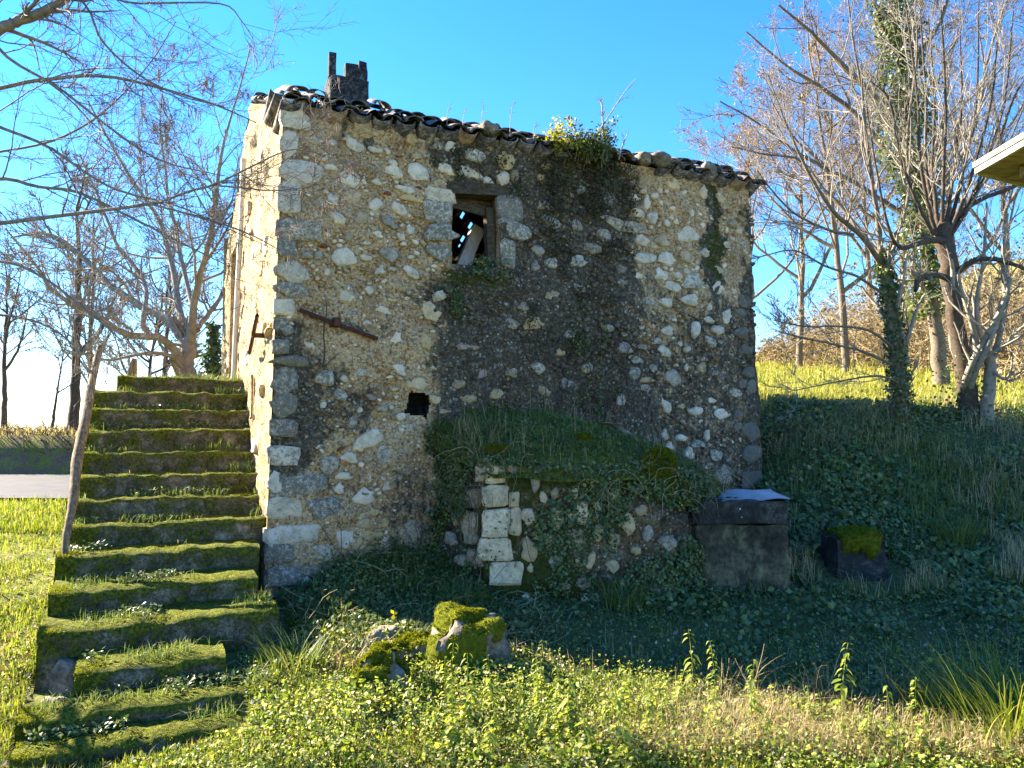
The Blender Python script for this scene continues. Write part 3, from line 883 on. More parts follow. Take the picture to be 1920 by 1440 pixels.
def put_stone(parent, loc, w, h, depth, rot, tone, block=False, extra=0.0, facing=0.0):
    o = bpy.data.objects.new('stone', rnd.choice(BLOCKS if block else STONES))
    COL.objects.link(o)
    o.parent = parent
    o.location = loc
    o.scale = (w / 2, depth, h / 2)
    o.rotation_euler = Euler((0, -R(rot), facing), 'XYZ')
    c, st = TONE[tone]
    k = rnd.uniform(0.88, 1.10)
    tint = rnd.uniform(-0.025, 0.025)
    o.color = (c[0] * k + tint, c[1] * k, c[2] * k - tint, min(1, st + extra + rnd.uniform(-.08, .08)))
    return o

FRONT = '''554,214,49,50,0,wb 543,270,30,52,0,wb 567,324,80,47,0,wb 543,371,38,55,0,wb 562,431,80,38,0,gb 592,266,28,15,-8,w 620,268,22,13,0,w 663,272,34,22,-20,w 702,282,26,12,0,w 726,284,12,12,0,w 772,262,22,22,0,y
781,294,22,11,0,y 620,314,28,11,0,w 736,307,19,15,0,w 738,323,34,22,0,w 656,336,42,28,-40,w 785,322,40,34,20,w 706,343,21,14,0,w 759,356,42,14,-3,w 611,361,12,9,0,w 622,375,26,20,0,w 659,369,38,28,0,y 704,384,32,19,30,w
747,392,34,20,-45,w 826,366,56,24,0,wb 821,397,54,36,0,gb 826,437,58,34,0,gb 822,473,50,32,0,gb 592,400,19,17,0,w 633,410,30,21,-22,w 657,407,16,6,10,w 768,431,17,17,0,w 708,441,21,13,-15,w 751,444,15,15,0,w 772,373,46,13,-8,y 678,411,30,24,0,t
729,418,36,15,-20,d 571,276,13,12,0,r 727,363,13,7,0,r 785,353,13,7,0,r 680,238,36,25,0,yb 538,465,32,32,0,gb 549,511,56,33,0,wb 549,544,56,24,0,gb 534,576,34,30,0,wb 526,608,20,24,0,gb 541,621,27,17,0,g 528,650,26,25,0,gb
575,480,23,14,0,d 597,480,19,16,0,d 646,484,56,30,-10,w 685,484,21,13,0,w 729,477,36,27,0,d 614,511,15,13,0,w 712,509,19,14,0,w 734,505,15,8,0,w 770,509,28,17,-25,w 650,556,29,20,0,w 693,544,17,15,0,w 718,582,29,13,-20,w 661,587,24,9,0,d
742,634,19,28,-25,w 808,586,35,31,0,o 824,556,29,19,15,w 582,649,28,11,-25,w 687,606,17,10,0,w 798,642,21,28,0,y 777,516,19,14,0,w 654,445,17,13,0,t 687,457,19,7,0,w 607,461,17,7,0,r 548,677,68,19,0,gb 535,715,52,44,0,db 533,760,46,40,0,gb
533,801,42,32,0,gb 535,854,52,33,0,wb 610,709,38,30,0,g 646,711,17,13,-30,w 677,698,26,19,0,g 749,694,31,18,-30,w 766,721,16,16,0,y 786,720,32,26,0,o 752,781,19,16,0,w 606,760,14,12,0,w 638,741,27,21,0,g 696,745,21,13,0,d 717,767,23,11,10,d
674,769,13,10,0,w 661,794,19,21,0,d 691,824,64,30,25,w 724,854,36,37,0,g 655,859,31,20,-25,w 619,871,36,36,0,g 644,893,31,15,-10,w 691,897,15,19,0,w 640,841,17,6,30,r 815,749,20,17,0,y 838,773,40,15,0,y 514,908,26,38,0,wb 566,911,88,35,0,gb
533,952,60,36,0,wb 607,951,68,38,0,gb 551,1001,100,33,0,wb 527,1037,52,36,0,gb 597,1039,52,38,0,g 535,1080,64,34,0,gb 574,1100,36,30,0,w 580,1069,50,22,0,d 637,917,21,21,0,w 684,932,46,31,10,w 731,911,27,19,0,w 675,966,24,14,15,o 701,960,15,15,0,y
682,981,31,19,0,y 647,1011,42,34,-40,w 697,1005,42,21,0,y 774,997,43,40,0,d 797,960,31,29,0,d 757,1035,23,28,0,t 650,1054,28,25,0,y 669,1052,15,22,0,y 722,981,17,17,0,y 820,276,22,15,0,g 843,277,23,21,0,w 890,294,46,23,-6,g 946,301,31,37,0,y
836,318,35,19,-8,w 879,326,46,23,-5,w 914,339,19,13,0,w 943,335,25,25,0,w 965,330,17,20,0,t 851,299,21,13,-20,d 956,389,46,41,0,gb 967,431,62,36,0,gb 952,476,29,46,0,gb 1021,386,29,17,0,g 1034,417,35,25,0,d 1010,470,25,19,0,d 1034,494,25,21,0,g
1017,335,19,17,0,t 1025,311,23,17,0,y 1169,422,82,23,-5,g 1132,440,27,25,0,d 1111,466,31,21,0,d 1083,491,30,23,0,g 1081,423,21,21,0,d 1090,357,21,15,0,d 1130,354,15,13,0,g 1141,376,21,19,0,d 1188,370,15,12,0,w 1212,381,13,27,0,w 1227,368,15,11,0,w
1194,398,26,17,-15,w 1224,409,19,23,-20,w 1250,419,13,15,0,w 1289,441,43,27,0,w 1205,451,25,21,0,w 1241,454,31,21,0,t 1263,347,29,21,0,o 1319,362,17,25,0,o 1351,372,14,17,0,o 1295,400,12,15,0,w 1211,484,42,21,0,w 1250,486,34,25,0,w 1288,482,27,21,0,t
1321,475,20,17,0,w 1363,460,17,13,0,w 1391,460,14,12,0,w 1374,421,17,17,0,t 1237,516,28,23,0,w 1269,516,22,12,-20,w 1287,509,11,11,0,w 1299,528,35,31,0,g 1349,512,31,21,-15,t 1261,539,36,18,-15,w 1344,541,25,29,0,w 1376,539,25,23,0,w 1197,518,13,13,0,w
1164,505,19,15,0,d 1167,529,19,17,0,d 1216,565,25,19,0,g 1248,567,27,17,-10,w 1295,563,33,21,0,w 1209,589,13,15,0,g 1332,576,13,31,-15,w 1349,569,17,10,0,w 1329,601,21,11,0,w 1361,595,19,29,-25,w 1304,617,19,33,0,w 1346,619,21,19,0,w 1252,621,23,19,0,w
1332,642,21,23,0,g 1391,625,29,23,0,d 1389,586,21,13,0,g 1394,565,27,25,0,d 1246,659,23,19,-25,w 1287,655,13,11,0,w 1139,614,25,17,0,d 1171,653,27,21,0,d 1205,651,19,11,0,g 1194,676,19,15,0,d 1190,700,23,27,0,g 1212,713,27,11,0,y 1261,709,29,27,0,d
1286,689,7,15,0,w 1209,728,23,15,0,g 1164,751,19,21,0,g 1248,762,21,27,0,w 1304,771,29,15,0,w 1355,775,33,21,0,w 1334,751,17,11,0,w 1276,762,15,11,0,t 1383,777,23,15,0,d 1404,698,25,21,0,d 1409,726,20,25,0,g 1392,721,20,17,0,d 1398,657,27,19,0,d
1408,808,34,34,0,db 1410,850,38,32,0,db 1296,887,25,31,0,d 1358,892,35,35,0,d 1246,817,13,21,0,w 1279,821,21,13,0,w 1254,838,17,17,0,w 1292,852,19,23,0,w 1325,817,11,19,0,w 1379,737,27,17,0,g 1410,900,40,32,0,db 1262,871,15,21,0,g 1308,833,23,17,0,g
1342,854,21,23,0,g 1030,553,31,23,0,t 1003,500,17,19,0,d 1085,540,21,17,0,d 1000,607,35,25,0,y 980,577,21,17,0,d 960,607,29,21,0,d 1067,627,21,17,0,d 875,652,41,13,0,p 1050,662,19,13,0,t 900,700,30,20,0,p 860,720,26,18,0,t 960,700,24,18,0,t
1010,690,28,20,0,g 1060,720,26,20,0,d 1020,735,24,16,0,t 930,740,30,18,0,y 880,748,26,16,0,t 1100,690,22,18,0,g 1383,800,18,14,0,g 1225,690,16,14,0,g 1232,640,16,13,0,g 1316,690,16,20,0,t 1340,700,16,13,0,g'''
taken = []
for tok in FRONT.split():
    x, y, w, h, rot, tn = tok.split(',')
    x, y, w, h, rot = float(x), float(y), float(w), float(h), float(rot)
    (u, z), (ua, _), (_, za) = uz(x, y), uz(x + w / 2, y), uz(x, y - h / 2)
    hw, hh = abs(ua - u), abs(za - z)
    extra = 0.14 * float(wall_marks(np.array([u]), np.array([z]), STAIN_AND_SHADE)[0])
    blk = tn.endswith('b')
    proud = 0.006 + 0.018 * rnd.random() + (0.010 if blk else 0)
    if x - w / 2 < 540 and blk:                  # corner stones reach round the edge
        edge_u = uL(z) + 0.005
        hw = (u + hw - edge_u) / 2 + 0.02
        u = edge_u + hw - 0.025
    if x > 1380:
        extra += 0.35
    k_ = 2.3 if blk else 2.1
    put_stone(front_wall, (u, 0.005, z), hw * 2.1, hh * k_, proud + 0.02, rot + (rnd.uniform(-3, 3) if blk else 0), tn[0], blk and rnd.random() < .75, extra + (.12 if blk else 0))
    taken.append((u, z, hw, hh))
# smaller rubble between them: the larger pieces singly, the rest as one mass
ta = np.array(taken)
def free(u, z, r, arr):
    return np.all(np.hypot((arr[:, 0] - u) / (arr[:, 2] + r), (arr[:, 1] - z) / (arr[:, 3] + r)) > 1.0)
mb = MB()
cnt = 0
small = np.zeros((12000, 4))
small[:len(taken)] = ta
ns_ = len(taken)
unit_r = [stone_mesh('r', 300 + s, False, None, 8) for s in range(12)]
cu_, cz_ = rng.uniform(0.1, 6.2, 8200), rng.uniform(0.0, EAVE - 0.25, 8200)
cs_ = wall_marks(cu_, cz_, STAIN_AND_SHADE)
for it in range(8200):
    u, z = float(cu_[it]), float(cz_[it])
    if 1.88 < u < 2.55 and 3.3 < z < 4.4 or 1.33 < u < 1.75 and 1.62 < z < 2.08:
        continue
    s_ = float(cs_[it])
    r = rng.uniform(0.009, 0.030) * (1.5 if u > 4.2 else 1.3 if u > 3 else 1.0) * (0.7 if 0.3 < u < 1.4 and 2.2 < z < 3.1 else 1)
    if not free(u, z, r, small[:ns_]):
        continue
    w, h = r * rng.uniform(0.9, 1.5), r * rng.uniform(0.7, 1.1)
    small[ns_] = (u, z, w, h)
    ns_ += 1
    v, q, t = unit_r[it % 12]
    a = rng.uniform(-0.6, 0.6)
    ca, sa = math.cos(a), math.sin(a)
    x_, z_ = v[:, 0] * w, v[:, 2] * h
    P = np.stack([u + ca * x_ - sa * z_, 0.0 + v[:, 1] * rng.uniform(0.014, 0.03), z + sa * x_ + ca * z_], -1)
    mb.add(P, q, t, stain=s_)
    cnt += 1
N = NT('rubble')
Pn = N.geo('Position')
rc = N.ramp(N.geo('Random Per Island'), [(0, (.26, .17, .09)), (.35, (.46, .33, .19)), (.6, (.60, .47, .31)), (.78, (.70, .61, .48)), (.9, (.36, .27, .17)), (1, (.28, .12, .07))])
kk = N.sstep(N.math('ADD', N.math('MULTIPLY', N.attr('stain'), 0.75), N.math('MULTIPLY', N.math('SUBTRACT', N.noise(18, 7, .75, Pn), .5), 2.0)), 0.25, 0.6)
rc = N.mix(N.math('MULTIPLY', kk, .88), rc, N.ramp(N.noise(60, 3, .6, Pn), [(.35, (.022, .02, .017)), (.7, (.10, .09, .07))]))
M['rubble'] = N.surf(rc, .95, N.bump(N.noise(60, 4, .7, Pn), .7, .01), .15)
tag(mb.build('rubble', M['rubble'], front_wall), kind='stuff')
# a few stones showing through the sunlit gable
for it in range(70):
    v, z = rng.uniform(0.2, 5.5), rng.uniform(0.2, 5.2)
    if z > float(gable_top(np.array(v))) - 0.25 or abs(v - 1.55) < .3 and abs(z - 1.95) < .4 or 3.6 < v < 4.8 and z > 2:
        continue
    put_stone(side_wall, (uL(z) - 0.0, v, z), rng.uniform(.14, .34), rng.uniform(.08, .18), 0.030, rng.uniform(-10, 10), rnd.choice('wwoy'), rnd.random() < .5, -0.1, -math.pi / 2)
# stones laid on the tiles
for (a, b, w, h) in ((916, 243, 40, 26), (1208, 300, 27, 20), (1238, 300, 36, 24), (1327, 322, 30, 30), (1258, 308, 18, 16)):
    P0 = to_local(on_plane(a, b, HC - HV * 0.02, HV))
    s = w / FPX * float(to_world(P0[None])[0][1])
    S_, F_ = sphere_grid(16, 11)
    S_ = np.sign(S_) * np.abs(S_) ** .75 * (1 + .35 * fbm(S_[..., 0] * 1.5 + a, S_[..., 1] * 1.5, S_[..., 2] * 1.5, int(a), 3))[..., None] * .5
    o = MB().add(S_, F_).build('roof_stone', M['rock'])
    o.location = Vector(to_world(P0[None])[0])
    o.scale = (s, s, s * h / w * 1.1)
    o.rotation_euler = (rnd.uniform(-.3, .3), rnd.uniform(-.3, .3), rnd.uniform(0, 3))
    lab = {916: 'pointed grey stone lying on the tiles above the window', 1208: 'round pale stone on the eaves, left of two close together', 1238: 'larger round stone on the eaves, right of two close together',
           1327: 'upright whitish stone standing on the tiles at the low end of the roof', 1258: 'small dark stone tucked behind the pair of roof stones'}[a]
    tag(o, lab, 'stone', 'stones weighing down the roof tiles')
# ------------------------------------------------------------------ outside stairs
stairs = thing('stone_staircase', 'wide worn concrete staircase overgrown with moss, climbing beside the sunlit wall', 'staircase', (CX, CY, 0), HROT)
STEPS = [  # top z, front edge v, left u, right u, depth
    (2.22, 2.68, -1.42, 0.10, 1.6), (2.02, 2.33, -1.66, 0.10, .6), (1.80, 1.98, -1.70, 0.10, .6), (1.57, 1.62, -1.74, 0.10, .6), (1.33, 1.26, -1.72, 0.10, .6), (1.11, 0.90, -1.72, 0.08, .6),
    (0.90, 0.54, -1.74, 0.06, .6), (0.70, 0.17, -1.71, 0.04, .6), (0.50, -0.26, -1.74, -0.08, .6), (0.30, -0.82, -1.73, -0.16, .75), (0.12, -1.33, -1.74, -0.05, .7),
    (-0.05, -1.86, -1.46, -0.50, .6), (-0.20, -2.26, -1.74, -0.18, .36), (-0.31, -2.56, -1.72, -0.45, .28)]
step_tops = []
def step_block(k, z1, v0, u0, u1, dep):
    nu_, nt, nf = 46, 7, 9
    z0 = -0.75
    uu = np.linspace(u0, u1, nu_)
    nose = 0.009 * fbm(uu * 1.8, k * 3.1, 0, 200 + k, 3) + 0.010 * fbm(uu * 11, k, 0, 230 + k, 2)
    sag = 0.005 * fbm(uu * 1.3, k * 7.7, 0, 260 + k, 3) + 0.008 * fbm(uu * 9, k, 0, 270 + k, 2)
    chip = -0.022 * smooth(0.35, 0.8, fbm(uu * 3.3, k * 5.0, 0, 290 + k, 2))
    prof_z = [z1 + 0.0, z1 + 0.004, z1 - 0.012, z1 - 0.045, z1 - 0.11, z1 - 0.18, z1 - 0.25, z1 - 0.34, z0]
    prof_v = [v0 + dep, v0 + 0.12, v0 + 0.018, v0 - 0.004, v0 + 0.012, v0 + 0.02, v0 + 0.022, v0 + 0.02, v0 + 0.02]
    tt = np.linspace(0, 1, nt)
    rows_v, rows_z = [], []
    for t in tt[:-1]:
        rows_v.append(prof_v[0] + (prof_v[1] - prof_v[0]) * t)
        rows_z.append(prof_z[0] + (prof_z[1] - prof_z[0]) * t)
    rows_v += prof_v[1:]
    rows_z += prof_z[1:]
    K = len(rows_v)
    Uu = np.repeat(uu[:, None], K, 1)
    Vv = np.repeat(np.array(rows_v)[None], nu_, 0)
    Zz = np.repeat(np.array(rows_z)[None], nu_, 0)
    fr = smooth(0, 3, np.arange(K) - (nt - 3))[None]
    Vv = Vv + nose[:, None] * fr + 0.012 * fbm(Uu * 9, Zz * 12, k, 311, 3) * fr
    topw = (1 - smooth(nt + 0.5, nt + 4, np.arange(K)))[None]
    Zz = Zz + (sag + chip * fr)[:, None].reshape(nu_, -1) * topw if False else Zz + sag[:, None] * topw + chip[:, None] * topw * fr + 0.010 * fbm(Uu * 12, Vv * 12, k, 312, 3) * topw
    mb = MB()
    mm = np.where(Zz > z1 - 0.03, 0.62, 0.10) + 0.7 * smooth(0.25, 0.0, Uu - u0) * (Zz > z1 - 0.2)
    mb.add(np.stack([Uu, Vv, Zz], -1), grid_faces(nu_, K), moss=mm.ravel())
    for side, uu_ in ((0, u0), (1, u1)):
        nv2, nz2_ = 7, 9
        A, B = np.meshgrid(np.linspace(0, 1, nv2), np.linspace(0, 1, nz2_), indexing='ij')
        vv = v0 + 0.01 + A * (dep - 0.01)
        zz = z0 + B * (z1 + (sag[0] if side == 0 else sag[-1]) - z0)
        P = np.stack([uu_ + 0.03 * fbm(vv * 5, zz * 5, k, 320 + side, 3) * np.sin(B * math.pi), vv, zz], -1)
        f = grid_faces(nv2, nz2_)
        mb.add(P, f if side else f[:, ::-1], moss=np.full(nv2 * nz2_, 0.55))
    step_tops.append((z1, v0, u0, u1, dep, uu, sag, nose))
    return mb
for k, (z1, v0, u0, u1, dep) in enumerate(STEPS):
    step_block(k, z1, v0, u0, u1, dep).build('step', M['step'], stairs)

# leaning wooden pole and stub post at the head of the stairs
pole = thing('leaning_pole', 'tall crooked grey wooden pole leaning along the left edge of the stairs', 'pole', at(122, 1045, 6.75))
base = np.array(at(122, 1045, 6.75))
ctrl = np.array([[*at(121, 1062, 6.7), 7], [*at(124, 1010, 6.8), 9], [*at(137, 940, 7.0), 11], [*at(145, 860, 7.3), 13], [*at(160, 790, 7.6), 12], [*at(172, 720, 7.9), 10], [*at(187, 650, 8.2), 7]], float)
c2 = resample(ctrl, 26)
mb = MB()
pts = c2[:, :3] - base
tubes(mb, pts, .74 * c2[:, 3] / FPX * c2[:, 1] * (1 + 0.06 * np.sin(np.arange(26) * 1.7)), 9)
e = pts[-1]
mb.add(np.vstack([mb.v[0][-9:], e + np.array([0, 0, 0.01])]), None, [(i, (i + 1) % 9, 9) for i in range(9)])
mb.build('pole_shaft', M['old_wood'], pole)
post = thing('stub_post', 'short broken wooden post standing behind the top step', 'post', at(247, 712, 11.2))
b0 = np.array(at(247, 712, 11.2))
c2 = resample(np.array([at(246, 760, 11.2), at(247, 712, 11.2), at(249, 690, 11.2), at(252, 672, 11.2)]), 8) - b0
mb = MB()
tubes(mb, c2, np.array([.075, .075, .07, .07, .065, .06, .05, .03]), 8)
mb.build('post_shaft', M['old_wood'], post)

# ------------------------------------------------------------------ low stone annexe in front of the house
AY = 7.60
annexe = thing('stone_annexe', 'low ivy covered stone outbuilding with grassy roof built against the house front', 'outbuilding', (0.7, AY, 0))
A0 = np.array([0.7, AY, 0.0])
pa = to_world(np.array([[1.80, -0.02, 0]]))[0]
pd = to_world(np.array([[4.75, -0.02, 0]]))[0]
path = resample(np.array([[pa[0], pa[1]], [-0.50, 7.95], [-0.34, 7.70], [-0.20, AY + 0.02], [0.2, AY], [0.9, AY], [1.5, AY + 0.01], [1.78, AY + 0.10], [1.95, AY + 0.35], [2.2, 8.3], [pd[0], pd[1]]]), 150)
s_ = np.linspace(0, 1, 150)
top_z = np.interp(s_, [0, .12, .3, .6, .75, .85, 1.0], [1.55, 1.40, 1.27, 1.25, 1.10, 0.98, 0.80]) + 0.03 * fbm(s_ * 9, 0, 0, 401, 3)
T = np.linspace(0, 1, 60)
PZ = -0.5 + (top_z[:, None] + 0.5) * T[None]
d = np.gradient(path, axis=0)
nrm2 = unit(np.stack([d[:, 1], -d[:, 0]], -1))
rel = 0.045 * fbm(s_[:, None] * 9, PZ * 3, 0, 402, 3) + 0.03 * fbm(s_[:, None] * 30, PZ * 9, 0, 403, 3)
X = path[:, 0:1] + nrm2[:, 0:1] * (rel - 0.08 * PZ * 0.4)
Y = path[:, 1:2] + nrm2[:, 1:2] * (rel - 0.08 * PZ * 0.4)
stn = np.clip(0.62 + 0.35 * fbm(s_[:, None] * 6, PZ * 2, 0, 404, 3), 0, 1)
mss = np.clip(0.42 + 0.5 * fbm(s_[:, None] * 5, PZ * 1.5, 0, 405, 3) + 0.3 * smooth(0.9, 1.2, PZ), 0, 1)
annexe_wall = MB().add(np.stack([X, Y, PZ], -1) - A0, grid_faces(150, 60), stain=stn.ravel(), moss=mss.ravel()).build('wall', M['mortar_annexe'], annexe)
ANN = '''901,886,22,32,0,tb 928,888,38,36,0,Wb 929,929,50,42,0,Wb 964,936,20,28,0,ob 930,980,54,50,0,Wb 965,977,24,48,0,ob 929,1029,62,40,0,Wb 991,1032,34,42,0,y 949,1074,64,42,0,Wb 995,1065,13,17,0,o 991,967,29,31,0,o 1045,971,23,41,8,o 1069,971,12,31,0,w
1091,962,34,42,0,W 1120,949,17,17,0,o 1004,899,19,43,0,d 1082,1008,38,36,0,t 1122,999,19,33,0,o 1177,982,26,34,0,o 1008,1004,15,15,0,o 1082,1047,15,17,0,o 1107,1052,17,31,-15,o 986,1128,44,25,0,o 1113,1120,46,22,0,w 1058,1098,21,15,0,t 1093,1093,27,23,0,p
1196,916,21,21,0,d 1201,956,25,19,0,t 1168,1093,11,13,0,o 1192,1032,17,17,0,t 1078,925,13,23,0,o 1019,932,15,21,0,o 1109,897,15,19,0,y 1254,1017,36,24,0,d 1246,1105,46,28,0,d 1040,925,16,20,0,t 1150,1010,22,26,0,t 1150,930,20,22,0,t 1215,1000,24,26,0,d
1040,1050,24,22,0,d 1150,1060,26,22,0,t 1030,1010,20,22,0,t 960,880,18,24,0,t'''
for tok in ANN.split():
    x, y, w, h, rot, tn = tok.split(',')
    x, y, w, h, rot = float(x), float(y), float(w), float(h), float(rot)
    P = on_plane(x, y, np.array([0, AY, 0]), np.array([0, 1.0, 0]))
    k = AY / FPX
    put_stone(annexe_wall, Vector(P - A0 - np.array([0, 0.005, 0])), w * k * 1.08, h * k * 1.08, 0.05, rot, tn[0], tn.endswith('b'), 0.0)
e0, e1 = np.array([pa[0], pa[1], 0]), np.array([-0.34, 7.70, 0])
sn = unit(np.array([-(e1 - e0)[1], (e1 - e0)[0], 0]))
if sn[0] > 0: sn = -sn
for tok in '875,932,20,36,0,tb 892,934,18,36,0,tb 881,980,28,42,0,tb 858,971,15,22,0,t 890,1047,26,30,0,t 884,1010,22,20,0,tb 872,890,14,20,0,d 850,930,16,24,0,d 846,1010,18,24,0,d 866,1050,20,20,0,t'.split():
    x, y, w, h, rot, tn = tok.split(',')
    x, y, w, h = float(x), float(y), float(w), float(h)
    P = on_plane(x, y, e1, sn)
    k = P[1] / FPX
    cosv = abs(float(np.dot(unit(P[:2]), sn[:2])))
    put_stone(annexe_wall, Vector(P - A0 + sn * 0.01), w * k * 1.05 / max(cosv, 0.35), h * k * 1.05, 0.035, 0, tn[0], tn.endswith('b'), 0.1, math.atan2(sn[1], sn[0]) + math.pi / 2)
# grassy lean-to roof
tt = np.linspace(0, 1, 40)
wall_u = np.linspace(1.80, 4.75, 150)
Q = to_world(np.stack([wall_u, np.full(150, 0.02), np.zeros(150)], -1))
zw = np.interp(wall_u, [1.8, 2.2, 3.3, 3.8, 4.75], [1.64, 1.80, 1.80, 1.50, 0.95])
ov = nrm2 * 0.10
PX = (path[:, 0] + ov[:, 0])[:, None] * (1 - tt) + Q[:, 0:1] * tt
PY = (path[:, 1] + ov[:, 1])[:, None] * (1 - tt) + Q[:, 1:2] * tt
RZ = (top_z - 0.02)[:, None] * (1 - tt) + zw[:, None] * tt + 0.06 * np.sin(np.clip(tt * 1.3, 0, 1) * math.pi)[None] + 0.05 * fbm(PX * 3, PY * 3, 0, 410, 3)
RZ = RZ - 0.16 * (1 - smooth(0, 0.10, tt))[None]
N = NT('turf_roof')
Pn = N.geo('Position')
turf = N.ramp(N.noise(14, 6, .7, Pn), [(.34, (.035, .045, .012)), (.5, (.09, .105, .022)), (.62, (.16, .165, .03)), (.8, (.20, .15, .08))])
M['turf'] = N.surf(turf, .98, N.bump(N.noise(40, 4, .7, Pn), 1, .03), .05)
turf_roof = MB().add(np.stack([PX, PY, RZ], -1) - A0, grid_faces(150, 40)[:, ::-1]).build('turf_roof', M['turf'], annexe)
ANX = (PX, PY, RZ, path, top_z, nrm2)
o = bpy.data.objects.new('clay_tile', tile_mesh('clay_tile', M['tile_clay'], 0.075, 0.06, 0.42))
COL.objects.link(o)
o.parent = annexe
o.location = Vector(at(1196, 830, 8.15) - A0)
o.rotation_euler = (0.45, 0.25, R(38))
o = bpy.data.objects.new('clay_tile', o.data)
COL.objects.link(o)
o.parent = annexe
o.location = Vector(at(1168, 800, 8.45) - A0)
o.rotation_euler = (0.1, 0.5, R(75))
o.scale = (.8, .8, .5)

# ------------------------------------------------------------------ concrete trough, metal sheet, mossy block
trough = thing('concrete_trough', 'dark stained concrete trough with black rim at the end of the ivy covered annexe', 'trough', (2.25, 8.1, -0.1))
T0 = np.array([2.25, 8.1, -0.1])
rough_block(np.array([1.80, 7.66, -0.5]) - T0, np.array([2.73, 8.55, 0.64]) - T0, 18, 0.030, 5).build('tank_body', M['concrete'], trough)
rim = rough_block(np.array([1.76, 7.63, 0.65]) - T0, np.array([2.71, 8.6, 0.875]) - T0, 18, 0.022, 6).build('rim', M['concrete_dark'], trough)
for (a, b, r) in ((1388, 955, .022), (1391, 969, .015)):
    P = at(a, b, 7.618) - T0
    an = np.linspace(0, 2 * math.pi, 9)[:-1]
    v = np.stack([P[0] + np.cos(an) * r * .8, np.full(8, P[1]), P[2] + np.sin(an) * r * 1.2], -1)
    vb = v + np.array([0, 0.03, 0])
    MB().add(np.vstack([v, vb, [P + np.array([0, -.004, 0])]]), [(i, (i + 1) % 8, 8 + (i + 1) % 8, 8 + i) for i in range(8)], [(i, (i + 1) % 8, 16) for i in range(8)]).build('white_spot', M['white_paint'], rim)
sheet = thing('metal_sheet', 'bent grey metal sheet lying on the concrete trough', 'metal sheet', at(1396, 940, 7.9))
S0 = np.array(at(1396, 940, 7.9))
A, B = np.meshgrid(np.linspace(0, 1, 22), np.linspace(0, 1, 8), indexing='ij')
x = -0.36 + 0.72 * A + 0.03 * np.sin(B * 5)
yv = -0.26 + 0.5 * B - 0.04 * A
zv = 0.012 + 0.10 * np.sin(np.clip(A * 1.05, 0, 1) * math.pi * 0.62) * (0.35 + 0.65 * B) + 0.012 * np.sin(A * 9 + B * 4)
Pm = np.stack([x, yv, zv], -1)
mb = MB().add(Pm, grid_faces(22, 8)).add(Pm - np.array([0, 0, .004]), grid_faces(22, 8)[:, ::-1])
mb.build('sheet', M['zinc'], sheet)

def tufts(mb, P, Nn, size, k=3):
    """tiny pointed moss shoots at points P with normals Nn"""
    P = np.repeat(P, k, 0)
    Nn = np.repeat(Nn, k, 0)
    n = len(P)
    s = size * rng.uniform(0.6, 1.4, (n, 1))
    d = unit(Nn + 0.7 * rng.standard_normal((n, 3)))
    sd = unit(np.cross(d, rng.standard_normal((n, 3)))) * s * 0.30
    b = P + rng.standard_normal((n, 3)) * size * 0.35
    v = np.stack([b - sd, b + sd, b + d * s], 1).reshape(-1, 3)
    mb.add(v, None, np.arange(n * 3).reshape(-1, 3))
def boulder(name, label, a, b, Y, w, h, seed, moss=0.5, cat='rock', mat='rock', sharp=0.25, group=None, dep=None):
    """lumpy stone whose foot is seen at photo pixel (a, b) and is w x h metres"""
    base = np.array(at(a, b, Y))
    base[2] = float(ground_z(base[0], base[1])) - 0.03
    root = thing(name, label, cat, base, 0, group)
    S, F = sphere_grid()
    dsp = 1 + sharp * fbm(S[..., 0] * 1.6 + seed, S[..., 1] * 1.6, S[..., 2] * 1.6, seed, 3) + 0.05 * fbm(S[..., 0] * 7, S[..., 1] * 7, S[..., 2] * 7, seed + 3, 2)
    dep = dep or w * 0.8
    q = np.sign(S) * np.abs(S) ** 0.72
    P = q * dsp[..., None] * np.array([w / 2, dep / 2, h * 0.62]) + np.array([0, 0, h * 0.30])
    MB().add(P, F).build('boulder', M[mat], root)
    if moss > 0:
        cov = fbm(S[..., 0] * 2 + seed, S[..., 1] * 2, S[..., 2] * 2, seed + 9, 3) + 0.9 * S[..., 2] - 0.25 * S[..., 1] - 0.2
        cq = cov.ravel()[F].mean(1) > (0.95 - moss)
        off = 0.006 + 0.016 * (fbm(S[..., 0] * 5, S[..., 1] * 5, S[..., 2] * 5, seed + 5, 3) * 0.5 + 0.5)
        Pm = P + S * off[..., None]
        mb = MB().add(Pm, F[cq])
        mo = mb.build('moss', M['moss'], root)
        fc = Pm.reshape(-1, 3)[F[cq]]
        if len(fc):
            k = min(1300, len(fc) * 9)
            pick = rng.integers(0, len(fc), k)
            wts = rng.dirichlet((1, 1, 1, 1), k)
            pp = (fc[pick] * wts[..., None]).sum(1)
            nn = unit(S.reshape(-1, 3)[F[cq]].mean(1))[pick]
            mb = MB()
            tufts(mb, pp, nn, 0.012, 5)
            tag(mb.build('moss_shoots', M['moss_tuft'], mo, False), kind='stuff')
    return root
block = thing('mossy_concrete_block', 'dark square block with bright green moss cap, alone on the shaded slope', 'block', at(1602, 1075, 8.3))
B0 = np.array(at(1602, 1075, 8.3))
bb = rough_block((-.27, -.22, -.3), (.25, .22, .42), 9, 0.05, 15)
bb.v = [v + np.stack([0 * v[:, 0], 0 * v[:, 0], 0.10 * v[:, 0]], -1) for v in bb.v]
bb.build('block_body', M['concrete_dark'], block)
S, F = sphere_grid(30, 14)
ang = np.arctan2(S[..., 1], S[..., 0])
capx = np.clip(S[..., 0] * 1.4, -1, 1) * .20 + .02
capy = np.clip(S[..., 1] * 1.4, -1, 1) * .24
